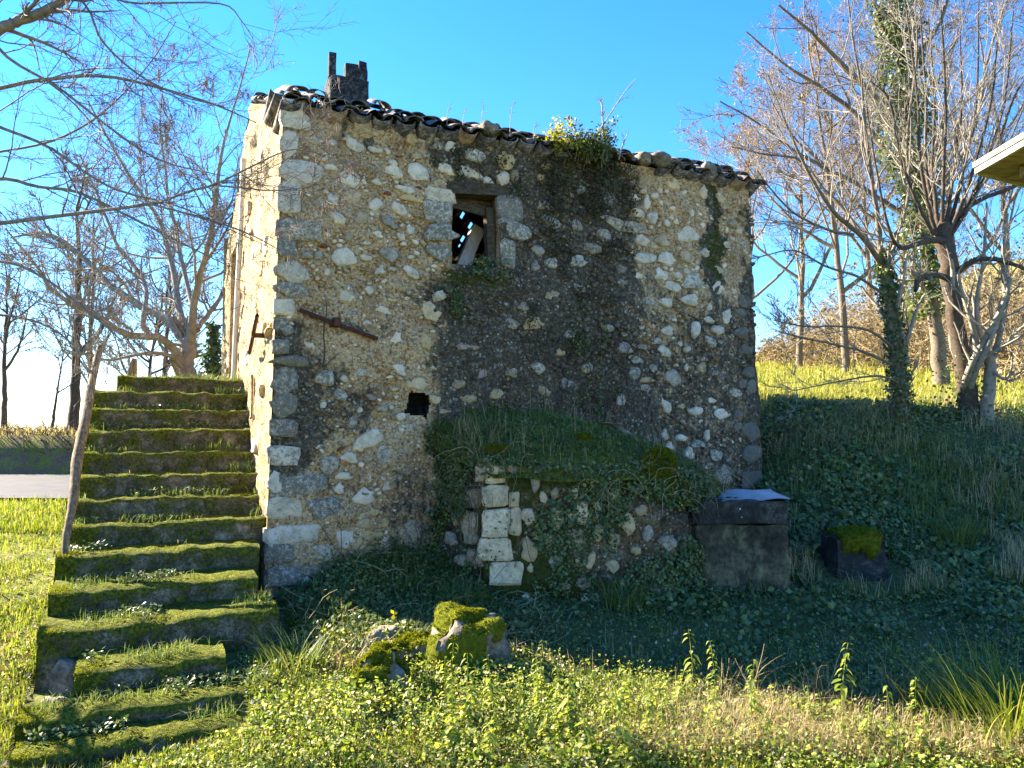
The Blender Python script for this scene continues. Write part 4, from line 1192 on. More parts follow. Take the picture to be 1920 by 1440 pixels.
capz = .42 + 0.1 * capx + 0.055 * np.clip(S[..., 2], -0.2, 1) - (0.20 + 0.16 * fbm(ang * 2, 0, 0, 9, 2)) * np.clip(-S[..., 2], 0, 1) * (ang < -0.1)
capk = 1 + 0.06 * fbm(S[..., 0] * 5, S[..., 1] * 5, S[..., 2] * 5, 4, 3)
Pc = np.stack([capx * capk - .03, capy * capk - .02, capz], -1)
mcap = MB().add(Pc, F).build('moss_cap', M['moss'], block)
fc = Pc.reshape(-1, 3)[F]
pick = rng.integers(0, len(fc), 2600)
mb = MB()
tufts(mb, (fc[pick] * rng.dirichlet((1, 1, 1, 1), 2600)[..., None]).sum(1), unit(S.reshape(-1, 3)[F].mean(1))[pick], 0.013, 4)
tag(mb.build('moss_shoots', M['moss_tuft'], mcap, False), kind='stuff')

boulder('mossy_boulder', 'largest mossy boulder with a bare dark top, below the annexe corner', 886, 1255, 6.15, 0.58, 0.52, 6, 0.70, sharp=.36)
boulder('mossy_boulder', 'bright yellow mossy rock with a bare pale patch, catching the sun', 712, 1275, 5.75, 0.36, 0.34, 8, 0.85, sharp=.36)
boulder('mossy_boulder', 'low mossy stone between the grey slab and the largest mossy boulder', 775, 1235, 6.2, 0.42, 0.28, 21, 0.95)
boulder('grey_rock', 'bare flat grey slab of rock behind the yellow mossy rock', 722, 1178, 6.6, 0.28, 0.16, 31, 0.0, mat='rock', sharp=.2)
boulder('small_stone', 'small brown stone block standing left of the lowest steps', 97, 1330, 5.3, 0.22, 0.22, 41, 0.0, mat='rock', sharp=.15)
boulder('white_stone', 'rounded white stone wedged under the left end of a lower step', 124, 1258, 5.72, 0.20, 0.26, 45, 0.0, mat='rock', sharp=.1)
boulder('mossy_stone', 'small moss covered stone just in front of the yellow mossy rock', 705, 1318, 5.3, 0.22, 0.12, 51, 0.95)
boulder('half_buried_stone', 'half buried pale stone at the bottom left below the last step', 40, 1440, 4.3, 0.30, 0.10, 55, 0.1)

# ------------------------------------------------------------------ corner of a timber shed roof at the right edge
TP = np.array(at(1834, 322, 5.0))
shed = thing('shed_roof', 'corner of a timber shed roof with board soffit jutting in at the right edge', 'roof', (TP[0] + 1.4, 4.4, float(ground_z(TP[0] + 1.4, 4.4))))
SB = np.array([TP[0] + 1.4, 4.4, float(ground_z(TP[0] + 1.4, 4.4))])
da, db = unit(np.array([-.03, -1, 0.0])), unit(np.array([.876, .483, 0.0]))
upv = np.array([0, 0, 1.0])
def slab(p, a_, b_, c_, name, mat):
    v = np.array([p, p + a_, p + a_ + b_, p + b_, p + c_, p + a_ + c_, p + a_ + b_ + c_, p + b_ + c_]) - SB
    MB().add(v, [(0, 1, 2, 3), (7, 6, 5, 4), (0, 4, 5, 1), (1, 5, 6, 2), (2, 6, 7, 3), (3, 7, 4, 0)]).build(name, mat, shed, False)
for k in range(13):
    slab(TP + db * (0.02 + 0.145 * k) + upv * 0.002 * (k % 2), da * 2.4, db * 0.139, upv * 0.025, 'soffit_board', M['soffit'])
slab(TP - db * 0.03 - da * 0.03 + upv * 0.030, da * 2.46, db * 2.0, upv * 0.035, 'roof_deck', M['fascia'])
slab(TP - db * 0.02 - da * 0.02 - upv * 0.012, da * 2.4, db * 0.03, upv * 0.040, 'fascia_board', M['fascia'])
slab(TP + db * 0.012 - da * 0.024 - upv * 0.014, da * 0.02, db * 1.9, upv * 0.042, 'fascia_board', M['fascia'])
for k in range(3):
    slab(TP + da * (0.22 + 0.7 * k) + db * 0.24 - upv * 0.075, da * 0.07, db * 1.6, upv * 0.07, 'rafter', M['soffit'])
slab(np.array([SB[0] - .06, SB[1] - .06, SB[2] - .1]), np.array([.12, 0, 0]), np.array([0, .12, 0]), upv * (TP[2] - SB[2] + .06), 'post', M['soffit'])
# ------------------------------------------------------------------ trees
def grow(start, dirs, length, r0, nseg, wig=0.15, up=0.0, tip=0.3):
    n = len(start)
    pts = np.empty((n, nseg + 1, 3))
    pts[:, 0] = start
    d = unit(dirs)
    stp = (np.asarray(length) / nseg)[:, None]
    for k in range(nseg):
        d = unit(d + wig * rng.standard_normal((n, 3)) + up * np.array([0, 0, 1.0]))
        pts[:, k + 1] = pts[:, k] + d * stp
    rad = np.asarray(r0)[:, None] * (1 - (1 - tip) * np.linspace(0, 1, nseg + 1))[None]
    return pts, rad

def sprout(pts, rad, n, t0=0.2, t1=1.0, ang=(25, 60), lf=(0.3, 0.6), rf=0.5, bias=None, bw=0.0):
    """n children on every parent; returns start, direction, length, radius"""
    N, K, _ = pts.shape
    L = np.linalg.norm(np.diff(pts, axis=1), axis=-1).sum(1)
    i = np.repeat(np.arange(N), n)
    t = rng.uniform(t0, t1, len(i))
    s = t * (K - 1) * 0.9999
    k = s.astype(int)
    f = (s - k)[:, None]
    st = pts[i, k] * (1 - f) + pts[i, k + 1] * f
    tg = unit(pts[i, k + 1] - pts[i, k])
    pr = unit(np.cross(tg, rng.standard_normal((len(i), 3))))
    a = np.radians(rng.uniform(*ang, len(i)))[:, None]
    d = tg * np.cos(a) + pr * np.sin(a)
    if bias is not None:
        d = unit(d + bw * np.asarray(bias))
    r = (rad[i, k] * (1 - f[:, 0]) + rad[i, k + 1] * f[:, 0]) * rf
    return st, d, L[i] * rng.uniform(*lf, len(i)) * (1.15 - 0.6 * t), r

def limb(rows, n=24):
    """rows of (pixel x, pixel y, depth, radius in pixels)"""
    c = np.array([[*at(a, b, Y), r / FPX * Y] for a, b, Y, r in rows], float)
    c = resample(c, n)
    return c[:, :3], np.clip(c[:, 3], 0.002, 9)

def make_tree(name, label, base, limbs, bark, twig, lv, minr=0.003, sides=7, group=None, cat='tree', up=0.05, wig=0.16, bias=None, bw=0.0, extra=None):
    """limbs: list of (pts, rad); lv: list of (children per parent, length range, angle range, segments)"""
    base = np.array(base, float)
    root = thing(name, label, cat, base, 0, group)
    mt, mc = MB(), MB()
    for p, r in limbs:
        p = p + 0.12 * r[:, None] * rng.standard_normal(p.shape)
        tubes(mt, p - base, r, sides)
    P = np.stack([resample(p, 16) for p, r in limbs])
    Rr = np.stack([np.interp(np.linspace(0, 1, 16), np.linspace(0, 1, len(r)), r) for p, r in limbs])
    last = (P, Rr)
    allp = [last]
    for k, (n, lf, ang, seg) in enumerate(lv):
        st, d, L, r = sprout(*last, n, 0.15 if k else 0.18, 1.0, ang, lf, 0.55 if k else 0.45, bias, bw)
        r = np.maximum(r, minr * (1.0 if k == len(lv) - 1 else 1.4))
        p, rr = grow(st, d, L, r, seg, wig, up, 0.35)
        tubes(mc, p - base, rr, 5 if k == 0 else (4 if k == 1 else 3))
        last = (p, rr)
        allp.append(last)
    mt.build('trunk', bark, root)
    crown = mc.build('crown', twig, root)
    return root, crown, allp

def leaf_cards(mb, pos, nrm, size, aspect=0.7, jit=0.6, fold=0.25):
    n = len(pos)
    size = np.broadcast_to(np.asarray(size, float), (n,))[:, None] * rng.uniform(0.65, 1.3, (n, 1))
    nn = unit(np.asarray(nrm) + jit * rng.standard_normal((n, 3)))
    d = unit(np.cross(nn, rng.standard_normal((n, 3))))
    s = np.cross(nn, d)
    tip = pos + d * size - nn * size * 0.12
    l = pos + d * size * 0.45 + s * size * aspect * 0.5 - nn * size * fold * 0.5
    r = pos + d * size * 0.45 - s * size * aspect * 0.5 - nn * size * fold * 0.5
    v = np.stack([pos, r, tip, l], 1).reshape(-1, 3)
    i = np.arange(n)[:, None] * 4
    mb.add(v, None, np.concatenate([i + np.array([0, 1, 2]), i + np.array([0, 2, 3])]))

def along(P, n):
    """n random points on a set of polylines"""
    i = rng.integers(0, P.shape[0], n)
    s = rng.uniform(0, P.shape[1] - 1.001, n)
    k = s.astype(int)
    f = (s - k)[:, None]
    return P[i, k] * (1 - f) + P[i, k + 1] * f

def gpt(a, Y):
    """ground point straight below photo column a at depth Y"""
    x = (a - 960) / FPX * Y
    return np.array([x, Y, float(ground_z(x, Y))])

# --- walnut behind the stairs
b = gpt(354, 14.0)
D = 14.0
def wl(*rows):
    return limb([(a, c, D + (q[0] if q else 0), r) for a, c, r, *q in rows])
walnut = [
    limb([(356, 800 + 60, D, 26), (354, 790, D, 22), (352, 720, D, 21), (348, 690, D, 22), (352, 655, D, 20), (356, 630, D, 15)]),
    wl((346, 690, 13), (325, 655, 11, -.3), (300, 634, 10, -.6), (262, 630, 9, -.9), (230, 624, 8.5, -1.2), (181, 591, 7.5, -1.5), (140, 571, 6.5, -1.8), (99, 545, 5, -2), (73, 505, 4, -2.2), (45, 470, 3, -2.4), (10, 428, 2, -2.6)),
    wl((350, 650, 14), (318, 602, 11, .3), (280, 583, 10, .5), (242, 560, 9, .7), (204, 533, 8, .9), (175, 501, 7, 1.1), (146, 475, 6, 1.2), (114, 449, 5, 1.3), (73, 437, 4, 1.4), (20, 445, 2.5, 1.5)),
    wl((352, 640, 12), (340, 600, 10, .8), (333, 560, 9, 1.2), (326, 516, 8, 1.5), (315, 463, 7, 1.7), (300, 417, 6, 1.9), (277, 380, 5, 2), (240, 325, 4, 2.1), (200, 255, 3, 2.2), (165, 190, 2, 2.3)),
    wl((357, 640, 14), (360, 610, 11, -.2), (367, 548, 9, -.4), (379, 504, 8, -.6), (391, 460, 7, -.7), (400, 402, 6, -.8), (408, 340, 5, -.9), (420, 265, 3.6, -1), (445, 180, 2.4, -1), (470, 90, 1.5, -1)),
    wl((358, 632, 10), (374, 608, 8, .5), (392, 588, 7, .8), (417, 553, 5, 1), (440, 520, 4, 1.2), (470, 470, 2.5, 1.4)),
    wl((280, 628, 7, -.7), (268, 605, 7, -.8), (272, 570, 6.5, -.6), (274, 542, 6, -.4), (262, 515, 5.5, -.2), (240, 485, 5, 0), (221, 463, 4.5, 0), (204, 420, 4, .1), (180, 360, 3, .2), (150, 290, 2, .3)),
    wl((363, 580, 7), (350, 530, 6, .3), (338, 480, 5.5, .5), (330, 430, 5, .6), (316, 372, 4, .7), (310, 315, 3, .8), (300, 240, 2.2, .9), (305, 160, 1.4, 1)),
    wl((345, 695, 6), (320, 668, 5.5, -.8), (285, 662, 5, -1.2), (245, 668, 4, -1.6), (200, 675, 3, -2), (150, 660, 2, -2.4)),
    wl((385, 490, 5), (400, 470, 4, -.4), (425, 430, 3, -.8), (450, 380, 2.4, -1), (500, 310, 1.6, -1.2)),
]
walnut = [(p, r * .72) for p, r in walnut]
root, crown, ap = make_tree('walnut_tree', 'big bare tree with yellowish spreading limbs behind the top of the stairs', b, walnut, M['bark_walnut'], M['bark_walnut'],
          [(13, (.20, .50), (25, 65), 8), (10, (.28, .60), (25, 60), 5), (6, (.3, .6), (25, 60), 3)], 0.0042, 9, up=0.06, wig=0.17)

# --- hazel reaching in from the left, close to the camera
b = np.array([-5.5, 4.7, float(ground_z(-5.5, 4.7))])
def hz(*rows):
    return limb([(-250, 560, 6.4, 14), *rows])
H = 6.0
hazel = [
    (lambda c: (c[:, :3], c[:, 3]))(resample(np.array([[-5.5, 4.55, -.75, .19], [-5.5, 4.8, .6, .16], [-5.55, 5.4, 1.8, .13], [-5.5, 6.0, 2.7, .11], [-5.4, 6.3, 3.6, .08], [-5.3, 6.3, 5.0, .04]]), 24)),
    limb([(-320, 520, 6.4, 14), (-200, 455, 6.3, 11), (-80, 430, 6.2, 9), (0, 419, H, 7), (143, 400, 6, 6), (283, 383, 5.9, 5), (350, 360, 5.9, 4), (400, 347, 5.85, 3.6), (450, 323, 5.8, 3), (520, 289, 5.75, 2.4), (560, 280, 5.7, 1.8), (640, 300, 5.65, 1.4), (740, 330, 5.6, 0.9)]),
    limb([(-290, 380, 6.4, 12), (-150, 220, 6.2, 9), (0, 165, 6, 6.5), (100, 148, 6, 6), (190, 142, 6, 5.2), (300, 165, 6, 4), (400, 195, 6, 3), (480, 230, 6, 1.6)]),
    limb([(-270, 300, 6.4, 14), (-120, 140, 6, 12), (0, 55, 5.8, 10), (35, 40, 5.8, 9.5), (90, 18, 5.8, 8.5), (150, -20, 5.8, 7)]),
    limb([(-300, 470, 6.4, 11), (-120, 360, 6.3, 8), (0, 335, 6.3, 6), (70, 350, 6.3, 5), (150, 362, 6.3, 4.4), (240, 405, 6.3, 3.6), (330, 450, 6.2, 2.8), (430, 500, 6.2, 1.6)]),
    limb([(-280, 360, 6.4, 10), (-100, 215, 6.2, 7), (0, 240, 6.1, 5), (90, 275, 6.1, 4.4), (170, 330, 6.1, 3.8), (230, 360, 6.1, 3.2), (330, 385, 6.0, 2.4), (430, 430, 6.0, 1.6), (520, 470, 6.0, 1)]),
    limb([(-260, 250, 6.4, 9), (-80, 60, 6.1, 7), (30, 120, 6, 4.5), (110, 165, 6, 4), (200, 235, 6, 3.4), (300, 300, 6, 2.6), (420, 330, 6, 1.4)]),
    limb([(-250, 120, 6.2, 9), (-60, -60, 6.2, 7), (140, -40, 6.2, 5), (230, 3, 6.2, 3.6), (330, 5, 6.2, 3), (420, 8, 6.2, 2.4), (452, 38, 6.2, 1.8), (474, 72, 6.2, 1.2)]),
    limb([(-250, 100, 6.2, 9), (0, -70, 6, 6), (150, 0, 5.9, 4), (190, 75, 5.9, 3.6), (260, 140, 5.9, 3), (340, 180, 5.9, 2.2), (420, 200, 5.9, 1.4)]),
    limb([(-310, 560, 6.4, 10), (-140, 500, 6.4, 7), (0, 490, 6.4, 4.6), (80, 520, 6.4, 4), (160, 580, 6.4, 3), (230, 640, 6.4, 1.8)]),
    limb([(-310, 590, 6.6, 10), (-160, 600, 6.6, 7), (-40, 590, 6.6, 4.6), (60, 600, 6.6, 3.6), (130, 640, 6.6, 2.6), (170, 700, 6.6, 1.6)]),
    limb([(-280, 320, 6.5, 8), (-100, 300, 6.4, 6), (0, 285, 6.4, 4), (110, 260, 6.3, 3.5), (200, 205, 6.3, 2.8), (280, 120, 6.3, 2), (330, 40, 6.3, 1.4)]),
    limb([(283, 383, 5.9, 3.6), (330, 395, 5.9, 3), (400, 415, 5.9, 2.6), (470, 440, 5.85, 2), (540, 478, 5.8, 1.2)]),
    limb([(400, 347, 5.85, 3), (450, 352, 5.85, 2.6), (520, 357, 5.8, 2), (600, 345, 5.75, 1.4), (660, 320, 5.7, 0.9)]),
]
hazel = [(p, r * (1 if i in (0, 3) else .62)) for i, (p, r) in enumerate(hazel)]
root, crown, ap = make_tree('hazel_tree', 'bare hazel with hanging catkins reaching in from the left edge', b, hazel, M['bark_hazel'], M['bark_hazel'],
          [(13, (.10, .32), (20, 65), 8), (8, (.28, .66), (25, 60), 5), (5, (.3, .65), (25, 60), 3)], 0.0018, 8, up=0.03, wig=0.16)
cp_ = along(np.concatenate([ap[2][0]]), 330)
cp_ = cp_[(cp_[:, 0] > -5.2)][:230]
ln = rng.uniform(0.05, 0.12, len(cp_))
pp, rr = grow(cp_, np.tile([0, 0, -1.0], (len(cp_), 1)), ln, np.full(len(cp_), 0.0042), 4, 0.06, -0.1, 0.6)
mb = MB()
tubes(mb, pp - b, rr, 5)
pp, rr = grow(cp_ + np.array([.008, 0.006, 0]), np.tile([0.1, 0, -1.0], (len(cp_), 1)), ln * 0.8, np.full(len(cp_), 0.0040), 4, 0.08, -0.1, 0.6)
tubes(mb, pp - b, rr, 5)
tag(mb.build('catkins', M['catkin'], root), kind='stuff')

# --- generic bare trees
def bare(name, label, a, Y, h, spread, r, bark, twig, lv, minr, lean=(0, 0), nl=7, group=None, crown0=0.3, cat='tree', up=0.08, leaves=None, nleaf=0, lsize=0.06, seed=None, droop=0.0):
    base = gpt(a, Y)
    top = base + np.array([lean[0], lean[1], h])
    k = np.linspace(0, 1, 12)[:, None]
    tr = base * (1 - k) + top * k + 0.03 * h * np.cumsum(rng.standard_normal((12, 3)), 0) * np.array([.3, .3, 0]) * k
    tr[0] = base - np.array([0, 0, 0.2])
    limbs = [(resample(tr, 24), r * (1 - 0.88 * np.linspace(0, 1, 24) ** 0.8))]
    for q in range(nl):
        t = crown0 + (0.95 - crown0) * (q + rng.uniform(0, .8)) / nl
        s0 = resample(tr, 50)[int(t * 49)]
        az = q * 2.4 + rng.uniform(-.5, .5)
        el = rng.uniform(0.35, 0.9)
        d = np.array([math.cos(az) * math.cos(el), math.sin(az) * math.cos(el), math.sin(el)])
        L = spread * (1.15 - 0.6 * t) * rng.uniform(.8, 1.2)
        p, rr = grow(s0[None], d[None], np.array([L]), np.array([r * (1 - t) * 0.6 + r * 0.12]), 12, 0.10, up - droop, 0.2)
        limbs.append((p[0], rr[0]))
    root, crown, ap = make_tree(name, label, base, limbs, bark, twig, lv, minr, 6, group, cat, up, 0.15)
    if leaves is not None:
        pos = along(ap[-1][0], nleaf)
        mb = MB()
        leaf_cards(mb, pos - base, np.tile([0, 0, 1.0], (nleaf, 1)), lsize, 0.6, 1.5)
        tag(mb.build('leaves', leaves, root, False), kind='stuff')
    return root, crown, ap

LV = [(8, (.3, .6), (25, 60), 5), (6, (.3, .6), (25, 60), 4), (5, (.3, .6), (25, 60), 2)]
LVs = [(7, (.3, .6), (25, 60), 5), (6, (.3, .6), (25, 60), 4)]
G_L = 'bare trees across the road'
bare('bare_tree', 'dark straight bare trunk beyond the road, behind the wooden pole', 137, 22.5, 8.0, 2.6, 0.17, M['bark_dark'], M['bark_bg'], LV, 0.008, (0.2, 0), 8, G_L, .28)
bare('bare_tree', 'thin bare sapling on the road bank at the far left', 98, 21.9, 3.2, 1.3, 0.05, M['bark_dark'], M['bark_bg'], LVs, 0.006, (0.3, 0), 6, G_L, .35)
bare('bare_tree', 'slender bare tree rising beside the dark straight trunk', 172, 24.0, 7.0, 2.4, 0.10, M['bark_dark'], M['bark_bg'], LV, 0.008, (-.3, 0), 8, G_L, .25)
bare('bare_tree', 'twiggy bare tree seen just above the top step', 260, 19.0, 4.6, 2.3, 0.09, M['bark_dark'], M['bark_bg'], LV, 0.006, (.4, 0), 9, G_L, .3)
bare('bare_tree', 'small bare tree at the far left edge over the road', 10, 24.5, 6.0, 2.6, 0.10, M['bark_dark'], M['bark_bg'], LV, 0.008, (0, 0), 8, G_L, .3)
bare('bare_tree', 'bare tree between the stub post and the big spreading tree', 310, 23.0, 6.2, 2.6, 0.11, M['bark_dark'], M['bark_bg'], LV, 0.008, (0, 0), 8, G_L, .3)
# ivy column beside the walnut
base = gpt(398, 18.5)
ivc = thing('ivy_column', 'narrow dark ivy clad stump beside the house behind the stairs', 'shrub', base)
mb = MB()
tubes(mb, np.array([[0, 0, -.2], [0.02, 0, 1.2], [0.05, 0, 2.4], [0, 0, 3.6]]), np.array([.12, .10, .08, .04]), 7)
mb.build('trunk', M['bark_dark'], ivc)
n = 2600
hh = rng.uniform(0.2, 3.7, n)
ra = (0.36 - 0.05 * hh) * np.sqrt(rng.uniform(0.1, 1, n)) * (1 + 0.3 * np.sin(hh * 5))
az = rng.uniform(0, 2 * math.pi, n)
pos = np.stack([np.cos(az) * ra, np.sin(az) * ra, hh], -1)
mb = MB()
leaf_cards(mb, pos, np.stack([np.cos(az), np.sin(az), 0.4 + 0 * az], -1), 0.10, 0.8, 0.7)
mb.build('crown', M['ivy_bright'], ivc, False)

# --- the two old trees and the sapling on the bank to the right
D1 = 11.3
b1 = gpt(1690, D1)
ivytree = [
    limb([(1694, 830, D1, 30), (1690, 770, D1, 24), (1684, 700, D1, 21), (1676, 620, D1, 19), (1666, 540, D1, 18), (1652, 470, D1, 15)], 30),
    limb([(1655, 500, D1, 12), (1625, 455, D1 - .2, 10), (1590, 420, D1 - .4, 9), (1560, 395, D1 - .6, 8), (1520, 330, D1 - .7, 6), (1490, 270, D1 - .8, 5), (1465, 210, D1 - .8, 3.5), (1440, 140, D1 - .8, 2)]),
    limb([(1650, 480, D1, 10), (1610, 430, D1 + .3, 8), (1570, 380, D1 + .5, 7), (1540, 350, D1 + .6, 6), (1500, 300, D1 + .8, 5), (1440, 290, D1 + .9, 3.5), (1370, 275, D1 + 1, 2)]),
    limb([(1652, 475, D1, 11), (1645, 400, D1 - .1, 9), (1632, 320, D1 - .2, 8), (1622, 240, D1 - .3, 6.5), (1615, 160, D1 - .3, 5), (1600, 80, D1 - .4, 4), (1590, 0, D1 - .4, 3)]),
    limb([(1600, 440, D1 - .3, 6), (1550, 430, D1 - .5, 5), (1490, 400, D1 - .8, 4), (1450, 360, D1 - 1, 3), (1420, 320, D1 - 1.1, 2)]),
    limb([(1668, 560, D1, 6), (1610, 520, D1 - .3, 5), (1550, 500, D1 - .6, 4), (1490, 470, D1 - .9, 3), (1430, 480, D1 - 1.1, 2)]),
    limb([(1685, 690, D1, 6), (1620, 660, D1 - .4, 5), (1560, 645, D1 - .8, 4), (1500, 632, D1 - 1.1, 3), (1460, 622, D1 - 1.3, 2)]),
    limb([(1684, 660, D1, 6), (1630, 620, D1 - .3, 5), (1570, 612, D1 - .5, 4), (1510, 612, D1 - .7, 3), (1450, 600, D1 - .9, 1.8)]),
    limb([(1690, 720, D1, 5), (1650, 705, D1 - .4, 4), (1590, 712, D1 - .7, 3.2), (1540, 722, D1 - .9, 2.4), (1490, 732, D1 - 1.1, 1.6)]),
    limb([(1655, 480, D1, 9), (1690, 420, D1 + .2, 7), (1705, 350, D1 + .2, 6), (1700, 270, D1 + .2, 5), (1710, 180, D1 + .2, 4), (1720, 90, D1 + .2, 3), (1715, 0, D1 + .2, 2)]),
]
ivytree = [(ivytree[0][0], ivytree[0][1] * .64)] + [(p, r * .5) for p, r in ivytree[1:]]
root, crown, ap = make_tree('ivy_clad_tree', 'forked bare tree with dark ivy up its trunk, nearest the house corner on the bank', b1, ivytree, M['bark_mid'], M['bark_fig'],
          [(10, (.22, .5), (20, 55), 7), (6, (.3, .6), (20, 55), 5), (4, (.3, .6), (25, 55), 3)], 0.0032, 9, up=0.10, wig=0.13)
tr = ivytree[0][0]
n = 2600
k = rng.integers(0, 29, n)
rad_ = ivytree[0][1][k] * rng.uniform(0.9, 1.8, n)
az = rng.uniform(0, 2 * math.pi, n)
pos = tr[k] + np.stack([np.cos(az) * rad_, np.sin(az) * rad_, rng.uniform(-.05, .05, n)], -1)
mb = MB()
leaf_cards(mb, pos - b1, np.stack([np.cos(az), np.sin(az), 0.3 + 0 * az], -1), 0.055, 0.8, 0.6)
tag(mb.build('ivy_leaves', M['ivy'], root, False), kind='stuff')

D2 = 11.6
b2 = gpt(1818, D2)
fig = [
    limb([(1822, 830, D2, 34), (1816, 765, D2, 27), (1806, 690, D2, 23), (1790, 600, D2, 21), (1780, 530, D2, 21), (1775, 480, D2, 23), (1770, 440, D2, 22), (1772, 415, D2, 14)], 30),
    limb([(1772, 452, D2, 11), (1745, 450, D2 - .2, 10), (1715, 458, D2 - .4, 9), (1690, 465, D2 - .5, 7), (1670, 440, D2 - .6, 5), (1655, 380, D2 - .7, 4), (1640, 300, D2 - .7, 3), (1625, 200, D2 - .7, 2)]),
    limb([(1778, 520, D2, 10), (1750, 516, D2 - .2, 9), (1724, 522, D2 - .4, 10), (1716, 545, D2 - .5, 6)], 12),
    limb([(1785, 520, D2, 11), (1815, 495, D2 - .1, 9), (1845, 485, D2 - .2, 8), (1880, 490, D2 - .3, 7), (1930, 510, D2 - .4, 5), (1970, 560, D2 - .5, 4)]),
    limb([(1775, 440, D2, 9), (1800, 400, D2, 8), (1850, 370, D2 - .1, 7), (1900, 350, D2 - .2, 6), (1950, 310, D2 - .3, 4)]),
]
for (x0, x1, x2, yt, dd) in ((1760, 1748, 1740, 30, 0.3), (1766, 1770, 1760, -40, -.3), (1770, 1790, 1800, 60, .2), (1775, 1810, 1835, 0, .5), (1778, 1830, 1870, 80, -.4), (1755, 1725, 1700, 20, -.2), (1758, 1735, 1722, -20, .7), (1780, 1850, 1900, 20, .1), (1750, 1690, 1630, 150, -.5), (1784, 1860, 1920, 150, -.2)):
    fig.append(limb([(x0, 440, D2, 7), ((x0 + x1) / 2, 380, D2 + dd * .3, 6), (x1, 300, D2 + dd * .6, 5), ((x1 + x2) / 2 + 8, 190, D2 + dd * .9, 4), (x2, yt, D2 + dd, 2)]))
fig = [(fig[0][0], fig[0][1] * .70)] + [(p, r * .6) for p, r in fig[1:]]
root, crown, ap = make_tree('pollarded_tree', 'thick leaning trunk sprouting a head of pale upright shoots, on the bank at right', b2, fig, M['bark_dark'], M['bark_fig'],
          [(8, (.25, .55), (20, 50), 7), (5, (.3, .6), (20, 55), 5), (3, (.3, .55), (25, 55), 3)], 0.0032, 9, up=0.10, wig=0.13)
n = 500
k = rng.integers(0, 9, n)
pos = fig[0][0][k] + np.stack([rng.normal(0, .22, n), rng.normal(0, .22, n), rng.uniform(-.1, .25, n)], -1)
mb = MB()
leaf_cards(mb, pos - b2, np.tile([0, -.5, .7], (n, 1)), 0.06, 0.8, 0.8)
tag(mb.build('ivy_leaves', M['ivy'], root, False), kind='stuff')
D3 = 11.4
b3 = gpt(1852, D3)
sap = [limb([(1853, 800, D3, 13), (1854, 730, D3, 11), (1855, 680, D3, 10), (1848, 650, D3, 6), (1835, 610, D3, 5), (1832, 560, D3, 4), (1845, 480, D3, 3), (1850, 380, D3, 2)]),
       limb([(1855, 685, D3, 7), (1868, 655, D3, 6), (1878, 610, D3, 5), (1885, 560, D3, 4), (1880, 480, D3, 3), (1890, 400, D3, 2)]),
       limb([(1858, 670, D3, 4), (1885, 645, D3 - .2, 3.4), (1910, 620, D3 - .3, 3), (1950, 590, D3 - .4, 2)]),
       limb([(1856, 690, D3, 3), (1880, 710, D3 - .2, 2.6), (1895, 700, D3 - .2, 2.2), (1898, 655, D3 - .2, 1.6)])]
make_tree('forked_sapling', 'slim grey forked sapling at the right edge of the bank', b3, sap, M['bark_fig'], M['bark_fig'], [(6, (.25, .55), (25, 60), 7), (4, (.3, .6), (25, 60), 5), (2, (.3, .6), (25, 60), 4)], 0.003, 8, up=0.08)

# --- woodland on the hill at right
G_R = 'bare trees of the hillside wood'
wood = [
    (1500, 27, 10.5, 5.2, .22, 'pale bare tree with rusty leaves behind the right end of the roof', 'twig_pink', M['dead_leaf'], 2600),
    (1400, 31, 11.0, 5.0, .20, 'bare tree whose reddish twigs show just right of the roof bush', 'twig_pink', M['dead_leaf'], 2000),
    (1590, 24, 11.5, 5.5, .24, 'tall bare tree on the hill between the roof end and the ivy clad tree', 'bark_bg', M['dead_leaf'], 800),
    (1700, 26, 13.0, 5.5, .26, 'tall bare tree on the hill above the pollarded trunk', 'bark_bg', None, 0),
    (1800, 23, 11.5, 5.0, .22, 'tall bare tree on the hill right of the pollarded trunk', 'bark_bg', None, 0),
    (1890, 25, 12.0, 5.5, .24, 'tall bare tree on the hill at the right edge above the shed roof', 'bark_bg', M['dead_leaf'], 500),
    (1640, 33, 14.0, 6.0, .26, 'farthest tall bare tree at the top of the hill', 'twig_pink', None, 0),
]
for (a, Y, h, sp, r, lab, tw, lf, nlf) in wood:
    bare('bare_tree', lab, a, Y, h, sp, r * .55, M['bark_mid'], M[tw], [(8, (.3, .6), (25, 60), 5), (7, (.3, .6), (25, 60), 3), (6, (.3, .65), (25, 60), 2)], 0.007, (rng.uniform(-.8, .8), 0), 9, G_R, .22, leaves=lf, nleaf=nlf, lsize=0.10)
